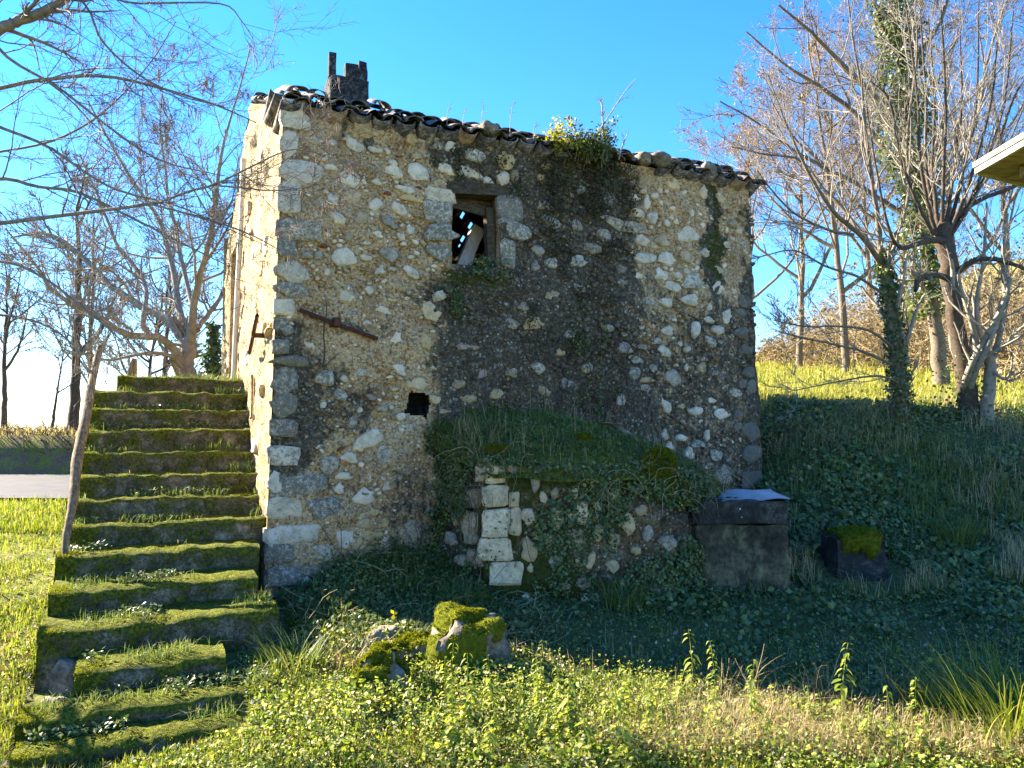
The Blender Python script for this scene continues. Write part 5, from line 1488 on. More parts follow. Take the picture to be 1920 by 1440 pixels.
# large ivy laden trunk leaning through the wood
D4 = 16.5
b4 = gpt(1752, D4)
big = [limb([(1765, 720, D4, 26), (1758, 640, D4, 22), (1745, 540, D4, 19), (1735, 430, D4, 17), (1715, 330, D4, 15), (1700, 230, D4, 13), (1690, 130, D4, 11), (1680, 30, D4, 9), (1675, -80, D4, 7)], 30),
       limb([(1712, 320, D4, 10), (1660, 280, D4 + .3, 9), (1600, 210, D4 + .5, 7), (1540, 165, D4 + .6, 6), (1470, 120, D4 + .8, 4), (1400, 60, D4 + 1, 2.5)]),
       limb([(1700, 230, D4, 9), (1640, 180, D4 - .3, 7), (1580, 120, D4 - .5, 6), (1520, 60, D4 - .7, 4.5), (1460, 10, D4 - .8, 3)]),
       limb([(1692, 140, D4, 8), (1740, 80, D4, 6), (1770, 20, D4, 5), (1790, -60, D4, 3)]),
       limb([(1735, 430, D4, 9), (1660, 380, D4 + .3, 7), (1580, 330, D4 + .5, 6), (1500, 290, D4 + .7, 4.5), (1420, 230, D4 + .9, 3), (1350, 190, D4 + 1, 2)]),
       limb([(1725, 380, D4, 7), (1790, 310, D4 + .2, 6), (1830, 230, D4 + .3, 5), (1850, 120, D4 + .3, 4), (1880, 20, D4 + .4, 3)]),
       limb([(1690, 110, D4, 7), (1650, 40, D4 + .2, 5), (1630, -40, D4 + .2, 4)])]
big = [(big[0][0], big[0][1] * .6)] + [(p, r * .7) for p, r in big[1:]]
root, crown, ap = make_tree('ivy_laden_tree', 'large tree with bright ivy clumped up its trunk, rising above the bank trees at right', b4, big, M['bark_mid'], M['bark_bg'],
          [(8, (.2, .45), (25, 60), 7), (7, (.3, .6), (25, 60), 5), (5, (.3, .6), (25, 60), 4)], 0.0055, 8, up=0.05)
n = 9000
k = rng.integers(6, 29, n)
clump = 0.55 + 0.75 * (fbm(k * 0.55, 0, 0, 77, 2) * 0.5 + 0.5)
rad_ = (0.10 + 0.62 * clump) * np.sqrt(rng.uniform(0.05, 1, n))
az = rng.uniform(0, 2 * math.pi, n)
pos = big[0][0][k] + np.stack([np.cos(az) * rad_, np.sin(az) * rad_, rng.uniform(-.22, .22, n)], -1)
mb = MB()
leaf_cards(mb, pos - b4, np.stack([np.cos(az), np.sin(az), 0.4 + 0 * az], -1), 0.085, 0.8, 0.7)
tag(mb.build('ivy_leaves', M['ivy_bright'], root, False), kind='stuff')
# brown thicket along the top of the field: nobody could count its stems
mb, ml = MB(), MB()
ns = 760
tt_ = rng.uniform(0, 1, ns)
px_ = 1430 + 560 * tt_
Yh = 33 - 15 * tt_ + np.where(rng.uniform(0, 1, ns) < .45, rng.uniform(-2.5, 2.5, ns), rng.uniform(0, 18, ns))
bx_ = (px_ - 960) / FPX * Yh
st = np.stack([bx_, Yh, ground_z(bx_, Yh)], -1)
hgt = (1.6 + 3.4 * rng.uniform(0, 1, ns) ** 1.4) * smooth(-.05, .35, tt_) * (0.75 + 0.35 * fbm(bx_ * .5, Yh * .5, 0, 91, 2))
p, r = grow(st, np.stack([rng.normal(0, .45, ns), rng.normal(0, .45, ns), np.ones(ns)], -1), hgt + .5, np.full(ns, .018), 6, .22, -.05, .3)
tubes(mb, p, r, 3)
s2 = sprout(p, r, 6, .25, 1, (25, 70), (.3, .65), .7)
p2, r2 = grow(s2[0], s2[1], s2[2], np.maximum(s2[3], .007), 3, .22, -.02, .4)
tubes(mb, p2, r2, 3)
s3 = sprout(p2, r2, 2, .25, 1, (25, 70), (.3, .65), .7)
p3, r3 = grow(s3[0], s3[1], s3[2], np.maximum(s3[3], .006), 2, .22, 0, .5)
tubes(mb, p3, r3, 3)
th = tag(mb.build('thicket', M['twig_straw']), 'brown leafless thicket along the top of the sunlit field', 'thicket', kind='stuff')
pos = along(p3, 20000)
leaf_cards(ml, pos, np.tile([0, 0, 1.0], (len(pos), 1)), 0.12, .6, 1.5)
tag(ml.build('dead_leaves', M['thicket_leaf'], th, False), kind='stuff')
# dark scrub on the road bank at far left
mb = MB()
ns = 600
bx_ = rng.uniform(-20, -9.5, ns)
Yh = rng.uniform(20.0, 21.6, ns)
st = np.stack([bx_, Yh, ground_z(bx_, Yh)], -1)
p, r = grow(st, np.stack([rng.normal(0, .5, ns), rng.normal(-.2, .4, ns), np.ones(ns)], -1), rng.uniform(.25, .8, ns), np.full(ns, .010), 5, .25, -.12, .3)
tubes(mb, p, r, 3)
s2 = sprout(p, r, 3, .2, 1, (25, 70), (.3, .7), .7)
p2, r2 = grow(s2[0], s2[1], s2[2], np.maximum(s2[3], .005), 3, .25, -.05, .4)
tubes(mb, p2, r2, 3)
tag(mb.build('bank_scrub', M['bark_dark']), 'dark twiggy scrub on the bank behind the road', 'scrub', kind='stuff')
# ------------------------------------------------------------------ ground cover, creepers and small plants
def blades(mb, pos, h, w, lean=0.45, up=None):
    n = len(pos)
    h = np.broadcast_to(np.asarray(h, float), (n,))[:, None] * rng.uniform(.5, 1.4, (n, 1))
    az = rng.uniform(0, 2 * math.pi, n)
    out = np.stack([np.cos(az), np.sin(az), 0 * az], -1)
    sd = np.stack([-np.sin(az), np.cos(az), 0 * az], -1) * (np.broadcast_to(np.asarray(w, float), (n,))[:, None] * .5)
    ln = np.abs(rng.normal(0, lean, (n, 1)))
    z = np.array([0, 0, 1.0])
    m = pos + z * h * .55 + out * h * ln * .3
    t = pos + z * h * np.clip(1 - .35 * ln, .3, 1) + out * h * ln
    v = np.stack([pos - sd, pos + sd, m + sd * .8, m - sd * .8, t], 1).reshape(-1, 3)
    i = np.arange(n)[:, None] * 5
    mb.add(v, i + np.array([0, 1, 2, 3]), i + np.array([3, 2, 4]))

def hl(x, y):
    L = to_local(np.stack([x, y, 0 * x], -1))
    return L[:, 0], L[:, 1]

def blocked(x, y):
    u, v = hl(x, y)
    st = (u > -1.78) & (u < 0.1) & (v > -2.62) & (v < 4.3) & ~((v < -1.4) & (u > -0.4))
    hs = (u > 0) & (u < 6.4) & (v > -.03) & (v < 6.3)
    an = (x > -.35) & (x < 2.0) & (y > AY) & (y < 9)
    bl = np.hypot(x - B0[0], y - B0[1] + .15) < .5
    tr = (x > 1.75) & (x < 2.75) & (y > 7.62) & (y < 8.6)
    rd = (y > 13.1) & (y < 19.6) & (x < -4)
    return st | hs | an | tr | rd | bl

def scatter(n, x0, x1, y0, y1, dens=None, near=0.0):
    x = rng.uniform(x0, x1, n)
    q = rng.uniform(0, 1, n)
    y = y0 + (y1 - y0) * q if not near else 1 / (1 / y0 + (1 / y1 - 1 / y0) * q)
    if near:
        x = rng.uniform(x0, x1, n) * y          # x0, x1 are slopes x / y
    k = ~blocked(x, y)
    if dens is not None:
        k &= rng.uniform(0, 1, n) < dens(x, y)
    x, y = x[k], y[k]
    return np.stack([x, y, ground_z(x, y)], -1)

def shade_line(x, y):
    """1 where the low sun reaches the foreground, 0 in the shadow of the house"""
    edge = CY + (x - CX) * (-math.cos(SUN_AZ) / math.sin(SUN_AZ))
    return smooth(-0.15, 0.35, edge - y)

def stuff(mb, name, mat, label, cat):
    return tag(mb.build(name, mat, None, False), label, cat, kind='stuff')

# lawn on the left
mb = MB()
P = scatter(90000, -1.0, -.36, 4.4, 13.2, lambda x, y: (0.25 + 0.75 * smooth(-.35, .35, fbm(x * 1.3, y * 1.3, 0, 501, 3))) * (1 - smooth(-3.4, -2.5, x) * smooth(5, 6, y)), near=1)
blades(mb, P, 0.045 + 0.0025 * P[:, 1], 0.005 + 0.0006 * P[:, 1], .7)
P = scatter(9000, -.86, -.36, 10.5, 13.4, None, near=1)
blades(mb, P, 0.12, 0.012, .5)
stuff(mb, 'lawn_grass', M['grass'], 'short sunlit grass on the slope left of the stairs', 'grass')
# foreground: leafy weeds, grass, straw, fallen leaves
fg = lambda x, y: np.clip(shade_line(x, y) + .12, 0, 1)
mb = MB()
P = scatter(125000, -.72, .74, 4.35, 6.6, lambda x, y: fg(x, y) * (0.35 + .65 * smooth(-.5, .3, fbm(x * 1.7, y * 1.7, 0, 511, 3))), near=1)
hh = 0.16 * (0.5 + 0.7 * (fbm(P[:, 0] * 1.1, P[:, 1] * 1.1, 0, 512, 2) * .5 + .5)) * smooth(-2.9, -.6, P[:, 0]) + .02
P[:, 2] += hh * rng.uniform(0, 1, len(P)) ** 1.4
leaf_cards(mb, P, np.tile([0, 0, 1.0], (len(P), 1)), 0.015 + 0.022 * rng.uniform(0, 1, len(P)) ** 3 + .012 * (vnoise(P[:, 0] * 3, P[:, 1] * 3, 0, 515) > .2), .75, .75)
stuff(mb, 'leafy_weeds', M['weed'], 'sunlit low leafy weeds across the foreground', 'weeds')
mb = MB()
P = scatter(42000, -.72, .74, 4.35, 6.5, lambda x, y: fg(x, y) * (0.3 + .7 * smooth(-.3, .4, fbm(x * 1.2, y * 1.2, 0, 521, 3))), near=1)
blades(mb, P, 0.09, 0.0055, .6)
stuff(mb, 'foreground_grass', M['grass'], 'green grass blades among the foreground weeds', 'grass')
mb = MB()
P = scatter(34000, -.3, .74, 4.6, 6.6, lambda x, y: np.clip(shade_line(x, y) + .05, 0, 1) * smooth(.0, 1.7, x + 1.1 * fbm(x * .9, y * .9, 0, 531, 3)), near=1)
blades(mb, P, 0.17, 0.0040, .75)
stuff(mb, 'dead_grass', M['straw'], 'straw coloured dead grass on the right of the foreground', 'grass')
mb = MB()
P = scatter(8500, -.75, .7, 4.35, 6.6, lambda x, y: fg(x, y) * np.where(x < 0, 1, .6), near=1)
P[:, 2] += rng.uniform(0.005, .05, len(P))
leaf_cards(mb, P, np.tile([0, 0, 1.0], (len(P), 1)), 0.040, .65, .6)
P = scatter(1500, -.75, .7, 6.0, 9.5, None, near=1)
P[:, 2] += rng.uniform(0.01, .08, len(P))
leaf_cards(mb, P, np.tile([0, 0, 1.0], (len(P), 1)), 0.045, .65, .6)
stuff(mb, 'fallen_leaves', M['dead_leaf'], 'brown fallen leaves strewn over the ground', 'leaves')
# shaded ground in front of the house
mb = MB()
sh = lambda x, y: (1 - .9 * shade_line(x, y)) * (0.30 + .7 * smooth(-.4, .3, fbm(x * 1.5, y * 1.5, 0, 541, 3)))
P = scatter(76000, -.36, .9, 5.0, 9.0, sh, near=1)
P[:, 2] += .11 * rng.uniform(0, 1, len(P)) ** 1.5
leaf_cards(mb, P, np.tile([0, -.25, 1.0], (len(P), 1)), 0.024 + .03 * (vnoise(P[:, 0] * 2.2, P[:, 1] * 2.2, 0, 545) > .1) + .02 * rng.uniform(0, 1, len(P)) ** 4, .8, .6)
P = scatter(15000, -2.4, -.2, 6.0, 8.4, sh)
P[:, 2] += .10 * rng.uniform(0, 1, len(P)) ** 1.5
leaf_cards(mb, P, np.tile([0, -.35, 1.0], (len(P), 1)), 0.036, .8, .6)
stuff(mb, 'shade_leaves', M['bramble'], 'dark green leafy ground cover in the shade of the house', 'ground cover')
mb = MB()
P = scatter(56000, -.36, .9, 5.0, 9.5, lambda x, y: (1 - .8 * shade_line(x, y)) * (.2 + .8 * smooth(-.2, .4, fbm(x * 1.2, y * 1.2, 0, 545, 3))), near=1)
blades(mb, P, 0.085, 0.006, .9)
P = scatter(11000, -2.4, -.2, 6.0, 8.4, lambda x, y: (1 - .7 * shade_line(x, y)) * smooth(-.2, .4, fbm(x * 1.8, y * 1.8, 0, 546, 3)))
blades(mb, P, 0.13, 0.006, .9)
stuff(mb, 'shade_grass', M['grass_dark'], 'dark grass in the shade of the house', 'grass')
# moss pads and fallen twigs below the wall
mb = MB()
for (a, Y, rx_) in ((560, 6.9, .30), (640, 6.6, .25), (700, 7.0, .22), (760, 6.75, .2), (590, 6.5, .22), (830, 7.1, .18), (520, 6.6, .2), (690, 7.6, .2)):
    c = gpt(a, Y)
    n = 700
    q = rng.normal(0, rx_ * .5, (n, 2))
    P = np.stack([c[0] + q[:, 0], c[1] + q[:, 1] * .7, np.zeros(n)], -1)
    P = P[~blocked(P[:, 0], P[:, 1])]
    P[:, 2] = ground_z(P[:, 0], P[:, 1]) + .01
    tufts(mb, P, np.tile([0, -.2, 1.0], (len(P), 1)), .016, 4)
stuff(mb, 'ground_moss', M['moss_tuft'], 'pads of green moss on the ground below the house corner', 'moss')
mb = MB()
P = scatter(420, -2.4, .4, 5.9, 8.2, None)
p, r = grow(P + np.array([0, 0, .05]), np.stack([rng.normal(0, 1, len(P)), rng.normal(0, .6, len(P)), rng.normal(.15, .25, len(P))], -1), rng.uniform(.1, .45, len(P)), np.full(len(P), .0035), 6, .2, -.06, .4)
tubes(mb, p, r, 3)
stuff(mb, 'fallen_twigs', M['twig_straw'], 'dry twigs lying in the shade below the house', 'twigs')
# bank on the right
mb = MB()
bk = lambda x, y: (.35 + .65 * smooth(-.4, .3, fbm(x * 1.1, y * 1.1, 0, 551, 3)))
P = scatter(116000, .20, .92, 7.6, 12.6, bk, near=1)
P[:, 2] += (.05 + .22 * (fbm(P[:, 0] * .9, P[:, 1] * .9, 0, 552, 2) * .5 + .5)) * rng.uniform(0, 1, len(P)) ** 1.3
leaf_cards(mb, P, np.tile([0, -.55, .85], (len(P), 1)), 0.036 + .03 * (vnoise(P[:, 0] * 1.6, P[:, 1] * 1.6, 0, 555) > .1), .8, .55)
stuff(mb, 'bank_leaves', M['bramble'], 'ivy and brambles covering the shaded bank at right', 'ground cover')
mb = MB()
P = scatter(16000, .22, .80, 7.6, 12.4, lambda x, y: smooth(.05, .45, fbm(x * 1.3, y * 1.3, 0, 561, 3)), near=1)
blades(mb, P + np.array([0, 0, .08]), 0.24, 0.0055, .9)
stuff(mb, 'bank_straw', M['straw'], 'dry grass hanging on the shaded bank', 'grass')
mb = MB()
P = scatter(23000, .22, .92, 7.6, 12.4, lambda x, y: smooth(-.1, .4, fbm(x * .8, y * .8, 0, 571, 3)), near=1)
blades(mb, P + np.array([0, 0, .04]), 0.20, 0.008, .7)
stuff(mb, 'bank_grass', M['grass_dark'], 'long dark grass tufts on the shaded bank', 'grass')
# sunlit field
mb = MB()
P = scatter(48000, .24, .95, 11.9, 48, lambda x, y: .4 + .6 * smooth(-.4, .3, fbm(x * .6, y * .6, 0, 581, 3)), near=1)
blades(mb, P, 0.11 + 0.006 * P[:, 1], 0.008 + 0.0011 * P[:, 1], 1.0)
stuff(mb, 'field_grass', M['straw_field'], 'yellow sunlit grass of the field on the hill', 'grass')
mb = MB()
P = scatter(5000, -.80, -.2, 20.5, 24, None, near=1)
blades(mb, P, 0.22, 0.02, .8)
stuff(mb, 'verge_grass', M['straw'], 'dry grass along the bank top beyond the road', 'grass')

# --- plants on the steps
mg, mm_, mw = MB(), MB(), MB()
for k, (z1, v0, u0, u1, dep, uu, sag, nose) in enumerate(step_tops):
    nxt = 0.36 if k else 1.2
    n = 900
    u = rng.uniform(u0 + .05, u1 - .03, n)
    dn = smooth(-.15, .45, fbm(u * 2.2, k * 3.3, 0, 601, 3)) * (.5 + .5 * smooth(-1.5, -.2, u))
    kp = rng.uniform(0, 1, n) < dn
    u = u[kp]
    v = v0 + rng.uniform(.10, nxt, len(u))
    z = z1 + np.interp(u, uu, sag) - .004
    blades(mg, np.stack([u, v, z], -1), 0.08 + .08 * smooth(-.8, 0, u) * rng.uniform(0, 1, len(u)), 0.0055, .9)
    u = rng.uniform(u0 + .05, u1 - .03, 700)
    dn = smooth(0.0, .5, fbm(u * 1.9, k * 5.1, 0, 603, 3))
    u = u[rng.uniform(0, 1, 700) < dn]
    v = v0 + rng.uniform(.16, nxt, len(u))
    leaf_cards(mw, np.stack([u, v, z1 + np.interp(u, uu, sag) + rng.uniform(0, .07, len(u))], -1), np.tile([0, -.3, 1.0], (len(u), 1)), .034, .6, .6)
    # moss on the edge and at the left end
    n = 1500
    u = np.where(rng.uniform(0, 1, n) < .4, u0 + np.abs(rng.normal(0, .12, n)), rng.uniform(u0, u1, n))
    u = np.clip(u, u0, u1)
    kp = rng.uniform(0, 1, n) < np.maximum(smooth(-.05, .5, fbm(u * 2.4, k * 2.7, 0, 607, 3)), .9 * smooth(.25, .05, u - u0))
    u = u[kp]
    f = rng.uniform(0, 1, len(u))
    v = v0 + np.interp(u, uu, nose) + np.where(f < .7, rng.uniform(0, .30, len(u)), rng.uniform(-.006, .01, len(u)))
    z = z1 + np.interp(u, uu, sag) - np.where(f < .7, 0, rng.uniform(0, .12, len(u)))
    nn = np.where((f < .7)[:, None], np.array([0, -.2, 1.0]), np.array([0, -1.0, .4]))
    tufts(mm_, np.stack([u, v, z], -1), nn, .009, 3)
tag(mg.build('step_grass', M['grass_dark'], stairs, False), kind='stuff')
tag(mw.build('step_weeds', M['bramble'], stairs, False), kind='stuff')
tag(mm_.build('step_moss', M['moss_tuft'], stairs, False), kind='stuff')

# --- annexe: turf, hanging stems, ivy
PX, PY, RZ, path, top_z, nrm2 = ANX
def surf_pts(n):
    i = rng.integers(0, 149, n)
    j = np.clip((rng.uniform(0, 1, n) ** 1.2 * 39).astype(int), 0, 38)
    f, g = rng.uniform(0, 1, (2, n))
    w = lambda A: (A[i, j] * (1 - f) + A[i + 1, j] * f) * (1 - g) + (A[i, j + 1] * (1 - f) + A[i + 1, j + 1] * f) * g
    return np.stack([w(PX), w(PY), w(RZ)], -1) - A0
mb = MB()
blades(mb, surf_pts(12000), .065, .0045, .9)
tag(mb.build('turf_grass', M['grass_dark'], turf_roof, False), kind='stuff')
mb = MB()
P = surf_pts(7000)
leaf_cards(mb, P + np.array([0, 0, .02]), np.tile([0, -.4, 1.0], (len(P), 1)), .035, .8, .7)
tag(mb.build('turf_leaves', M['ivy'], turf_roof, False), kind='stuff')
mb = MB()
P = surf_pts(1100)
P = P[fbm(P[:, 0] * 3, P[:, 1] * 3, 0, 620, 2) > .05]
blades(mb, P + np.array([0, 0, .03]), .26, .004, 1.3)
n = 75
i = rng.integers(25, 125, n)
st = np.stack([path[i, 0] + nrm2[i, 0] * .12, path[i, 1] + nrm2[i, 1] * .12, top_z[i] + rng.uniform(-.35, .06, n)], -1) - A0
p, r = grow(st, np.stack([rng.normal(0, .9, n), rng.normal(-.3, .25, n), rng.normal(.2, .8, n)], -1), rng.uniform(.12, .6, n), np.full(n, .0032), 8, .22, -.22, .5)
tubes(mb, p, r, 3)
tag(mb.build('dry_stems', M['straw'], turf_roof), kind='stuff')
mb = MB()
P = surf_pts(2600)
P = P[fbm(P[:, 0] * 2.2, P[:, 1] * 2.2, 0, 630, 3) > .22]
tufts(mb, P, np.tile([0, -.3, 1.0], (len(P), 1)), .014, 22)
# thick moss cushion on the right shoulder and along the left face
for (a, b_, Y, w, h, c) in ((1236, 868, 7.55, .17, .16, 900), (1255, 905, 7.6, .12, .12, 500), (1275, 938, 7.62, .16, .05, 400), (865, 870, 7.9, .05, .18, 300), (930, 838, 7.52, .12, .025, 260), (1095, 818, 7.7, .08, .03, 160)):
    c0 = np.array(at(a, b_, Y)) - A0
    q = unit(rng.standard_normal((c, 3))) * np.array([w, .10, h]) * rng.uniform(.75, 1, (c, 1))
    tufts(mb, c0 + q, unit(q), .014, 10)
tag(mb.build('moss_cushions', M['moss_tuft'], turf_roof, False), kind='stuff')
# ivy on the annexe walls
ivy = thing('ivy', 'dense ivy hanging over the front of the low annexe, around its pale corner blocks', 'ivy', A0)
n = 30000
i = rng.integers(0, 149, n)
f = rng.uniform(0, 1, n)
xx = path[i, 0] * (1 - f) + path[i + 1, 0] * f
yy = path[i, 1] * (1 - f) + path[i + 1, 1] * f
zz = -0.15 + (top_z[i] + .15) * rng.uniform(0, 1, n)
msk = fbm(xx * 3.2, zz * 2.4 + yy, 0, 640, 4) + .40 * smooth(.2, .6, xx) - .10 + .35 * smooth(.95, 1.2, zz) + .30 * smooth(.25, -.05, zz) + .25 * smooth(-.35, -.6, xx)
pale = (xx > -.36) & (xx < .22) & (zz < 1.2) & (zz > .12)
kp = rng.uniform(0, 1, n) < np.clip(smooth(-.05, .45, msk) * np.where(pale, .10, 1), 0, 1)
i = i[kp]
pos = np.stack([xx[kp], yy[kp], zz[kp]], -1) + np.concatenate([nrm2[i], np.zeros((len(i), 1))], 1) * (.05 + .07 * rng.uniform(0, 1, (len(i), 1)) ** 2)
mb = MB()
leaf_cards(mb, pos - A0, np.concatenate([nrm2[i], np.full((len(i), 1), .45)], 1), .034, .85, .5)
mb.build('foliage', M['ivy'], ivy, False)
mb = MB()
ns = 60
i = rng.integers(10, 125, ns)
st = np.stack([path[i, 0] + nrm2[i, 0] * .05, path[i, 1] + nrm2[i, 1] * .05, rng.uniform(.1, 1.0, ns)], -1) - A0
p, r = grow(st, np.stack([rng.normal(0, .5, ns), np.zeros(ns), np.ones(ns)], -1), rng.uniform(.3, .7, ns), np.full(ns, .004), 8, .2, .05, .4)
p[..., 1] = np.clip(p[..., 1], -9, -.035) if True else p[..., 1]
tubes(mb, p, r, 3)
mb.build('stem', M['bark_dark'], ivy)

# --- ivy and creepers on the house front
def wall_ivy(name, label, zones, n, mat, size, out=.06, stems=10, aspect=.85):
    """zones: photo polygons on the wall, each with a share; leaves sit on the wall plane"""
    root = thing(name, label, 'ivy' if 'ivy' in label else 'creeper', (CX, CY, 0), HROT)
    mb, ms = MB(), MB()
    for pts, share, dens in zones:
        q = np.array([uz(*p) for p in pts])
        lo, hi = q.min(0), q.max(0)
        m = int(n * share)
        u, z = rng.uniform(lo[0], hi[0], m), rng.uniform(lo[1], hi[1], m)
        k = poly_mask(q, u, z, .05) * np.clip(dens + 1.1 * fbm(u * 4.5, z * 3.5, 0, 650, 3), 0, 1)
        k = rng.uniform(0, 1, m) < k
        u, z = u[k], z[k]
        v = -.035 - out * rng.uniform(0, 1, len(u)) ** 1.8
        leaf_cards(mb, np.stack([u, v, z], -1), np.tile([0, -1, .35], (len(u), 1)), size, aspect, .6)
        for s in range(int(stems * share) + 1):
            c = rng.uniform(lo[0], hi[0])
            p, r = grow(np.array([[c, -.04, lo[1]]]), np.array([[rng.normal(0, .2), 0, 1.0]]), np.array([(hi[1] - lo[1]) * rng.uniform(.5, .95)]), np.array([.006]), 14, .22, .1, .3)
            p[..., 1] = -.045
            tubes(ms, p[0], r[0], 3)
    mb.build('foliage', mat, root, False)
    tag(ms.build('stem', M['bark_dark'], root), kind='stuff')
wall_ivy('wall_creeper', 'dark reddish creeper spreading under the roof bush right of the window', [([(960, 262), (1185, 315), (1190, 400), (1130, 430), (1060, 400), (1000, 380), (945, 370), (955, 320)], .62, .55), ([(990, 370), (1180, 400), (1190, 560), (1080, 560), (1000, 480)], .38, .05)], 11000, M['creeper'], .032)
wall_ivy('wall_creeper', 'thin creeper over the lintel left above the window', [([(800, 235), (960, 260), (955, 345), (840, 350), (800, 320)], 1, .12)], 2600, M['creeper'], .030, .04, 4)
wall_ivy('wall_ivy', 'small green ivy patch low left of the window', [([(832, 535), (862, 530), (866, 590), (838, 596)], 1, .7)], 420, M['ivy_bright'], .036, .05, 2)
wall_ivy('wall_ivy', 'narrow strands of bright ivy climbing the middle of the dark wall', [([(1070, 560), (1095, 560), (1105, 780), (1070, 780)], .35, .25), ([(1130, 600), (1158, 600), (1165, 790), (1110, 790)], .65, .3)], 2600, M['ivy_bright'], .032, .05, 6)
wall_ivy('wall_creeper', 'sparse dark creeper on the black stained wall below the window', [([(850, 500), (1010, 500), (1200, 620), (1210, 760), (900, 770), (850, 680)], 1, -.10)], 9000, M['creeper'], .026, .05, 14)
wall_ivy('window_weeds', 'tuft of green weeds and ivy growing from the window sill', [([(850, 488), (945, 482), (950, 515), (850, 520)], 1, .6)], 800, M['ivy'], .030, .10, 1)
wall_ivy('wall_ivy', 'ivy at the wall foot between the house corner and the annexe', [([(600, 1040), (700, 1010), (800, 960), (850, 900), (870, 1080), (600, 1110)], .7, .15), ([(790, 790), (870, 790), (870, 1060), (800, 1060)], .5, .25)], 6500, M['ivy'], .034, .09, 12)
# moss pad in the dark strip near the right end
# --- bush and dry stalks growing on the roof
bp = to_local(at(1085, 285, 8.95))
bush = thing('roof_bush', 'yellow green leafy bush growing out of the roof edge', 'bush', to_world(bp[None])[0])
b0 = to_world(bp[None])[0]
ns = 46
st = b0 + np.stack([rng.uniform(-.30, .34, ns), rng.normal(.05, .10, ns), rng.uniform(-.15, .02, ns)], -1)
p, r = grow(st, np.stack([rng.normal(-.05, .4, ns), rng.normal(0, .3, ns), np.ones(ns)], -1), rng.uniform(.25, .62, ns) * (1 - .35 * np.abs((st - b0)[:, 0]) / .35), np.full(ns, .005), 8, .16, .03, .3)
mb = MB()
tubes(mb, p - b0, r, 4)
mb.build('stem', M['bark_fig'], bush)
pos = along(p[:, 2:], 4300) + rng.normal(0, .04, (4300, 3))
mb, mb2 = MB(), MB()
yel = (pos - b0)[:, 0] + rng.normal(0, .12, len(pos)) < -.08
leaf_cards(mb, pos[yel] - b0, np.tile([0, -.3, 1.0], (yel.sum(), 1)), .040, .7, 1.0)
leaf_cards(mb2, pos[~yel] - b0, np.tile([0, -.3, 1.0], ((~yel).sum(), 1)), .036, .7, 1.0)
mb.build('crown', M['yellow_leaf'], bush, False)
mb2.build('foliage', M['ivy_bright'], bush, False)
def stalks(name, label, rows, Y, r0, twigs, mat='bark_fig', cat='stalk'):
    p, r = limb([(a, b, Y, q) for a, b, q in rows], 18)
    base = p[0]
    root = thing(name, label, cat, base)
    mb = MB()
    tubes(mb, p - base, r, 4)
    s = sprout(p[None], r[None], twigs, .3, 1, (20, 60), (.15, .4), .6)
    pp, rr = grow(s[0], s[1], s[2], np.maximum(s[3], .0018), 5, .18, .05, .4)
    tubes(mb, pp - base, rr, 3)
    mb.build('stem', M[mat], root)
    if cat == 'stalk' and twigs > 6:
        s2 = sprout(pp, rr, 3, .4, 1, (20, 60), (.3, .6), .7)
        p3, r3 = grow(s2[0], s2[1], s2[2], np.maximum(s2[3], .0014), 3, .2, .05, .5)
        mb = MB()
        tubes(mb, p3 - base, r3, 3)
        tag(mb.build('seed_head', M[mat], root), kind='stuff')
    return root
stalks('dry_twig', 'long bare twig slanting up from the roof bush', [(1120, 250, 1.3), (1150, 205, 1.0), (1172, 172, .9), (1192, 148, .7)], 8.9, .004, 4, cat='twig')
stalks('dry_stalk', 'pale dry stalk with a flat top standing in the roof bush', [(1131, 260, 2.0), (1130, 220, 1.6), (1128, 195, 1.3), (1124, 185, 1.0)], 8.9, .004, 9)
stalks('bare_shrub', 'small leafless shrub at the right of the roof bush', [(1160, 300, 1.6), (1165, 280, 1.3), (1172, 262, 1.0), (1178, 248, .7)], 9.0, .004, 8)
for (a, b, h, lab) in ((838, 226, 30, 'first faint dry stalk on the roof, left of the pointed stone'), (868, 232, 28, 'faint dry stalk just left of the pointed roof stone'), (902, 238, 42, 'tallest faint dry stalk behind the pointed roof stone'), (956, 250, 54, 'faint branching dry stalk right of the pointed roof stone'), (1000, 256, 28, 'faint dry stalk just left of the roof bush')):
    stalks('dry_stalk', lab, [(a, b + 8, .7), (a + 1, b - h * .4, .6), (a + 4, b - h * .8, .5), (a + 5, b - h, .4)], 8.6 + (a - 838) * .002, .002, 8, 'twig_pink')

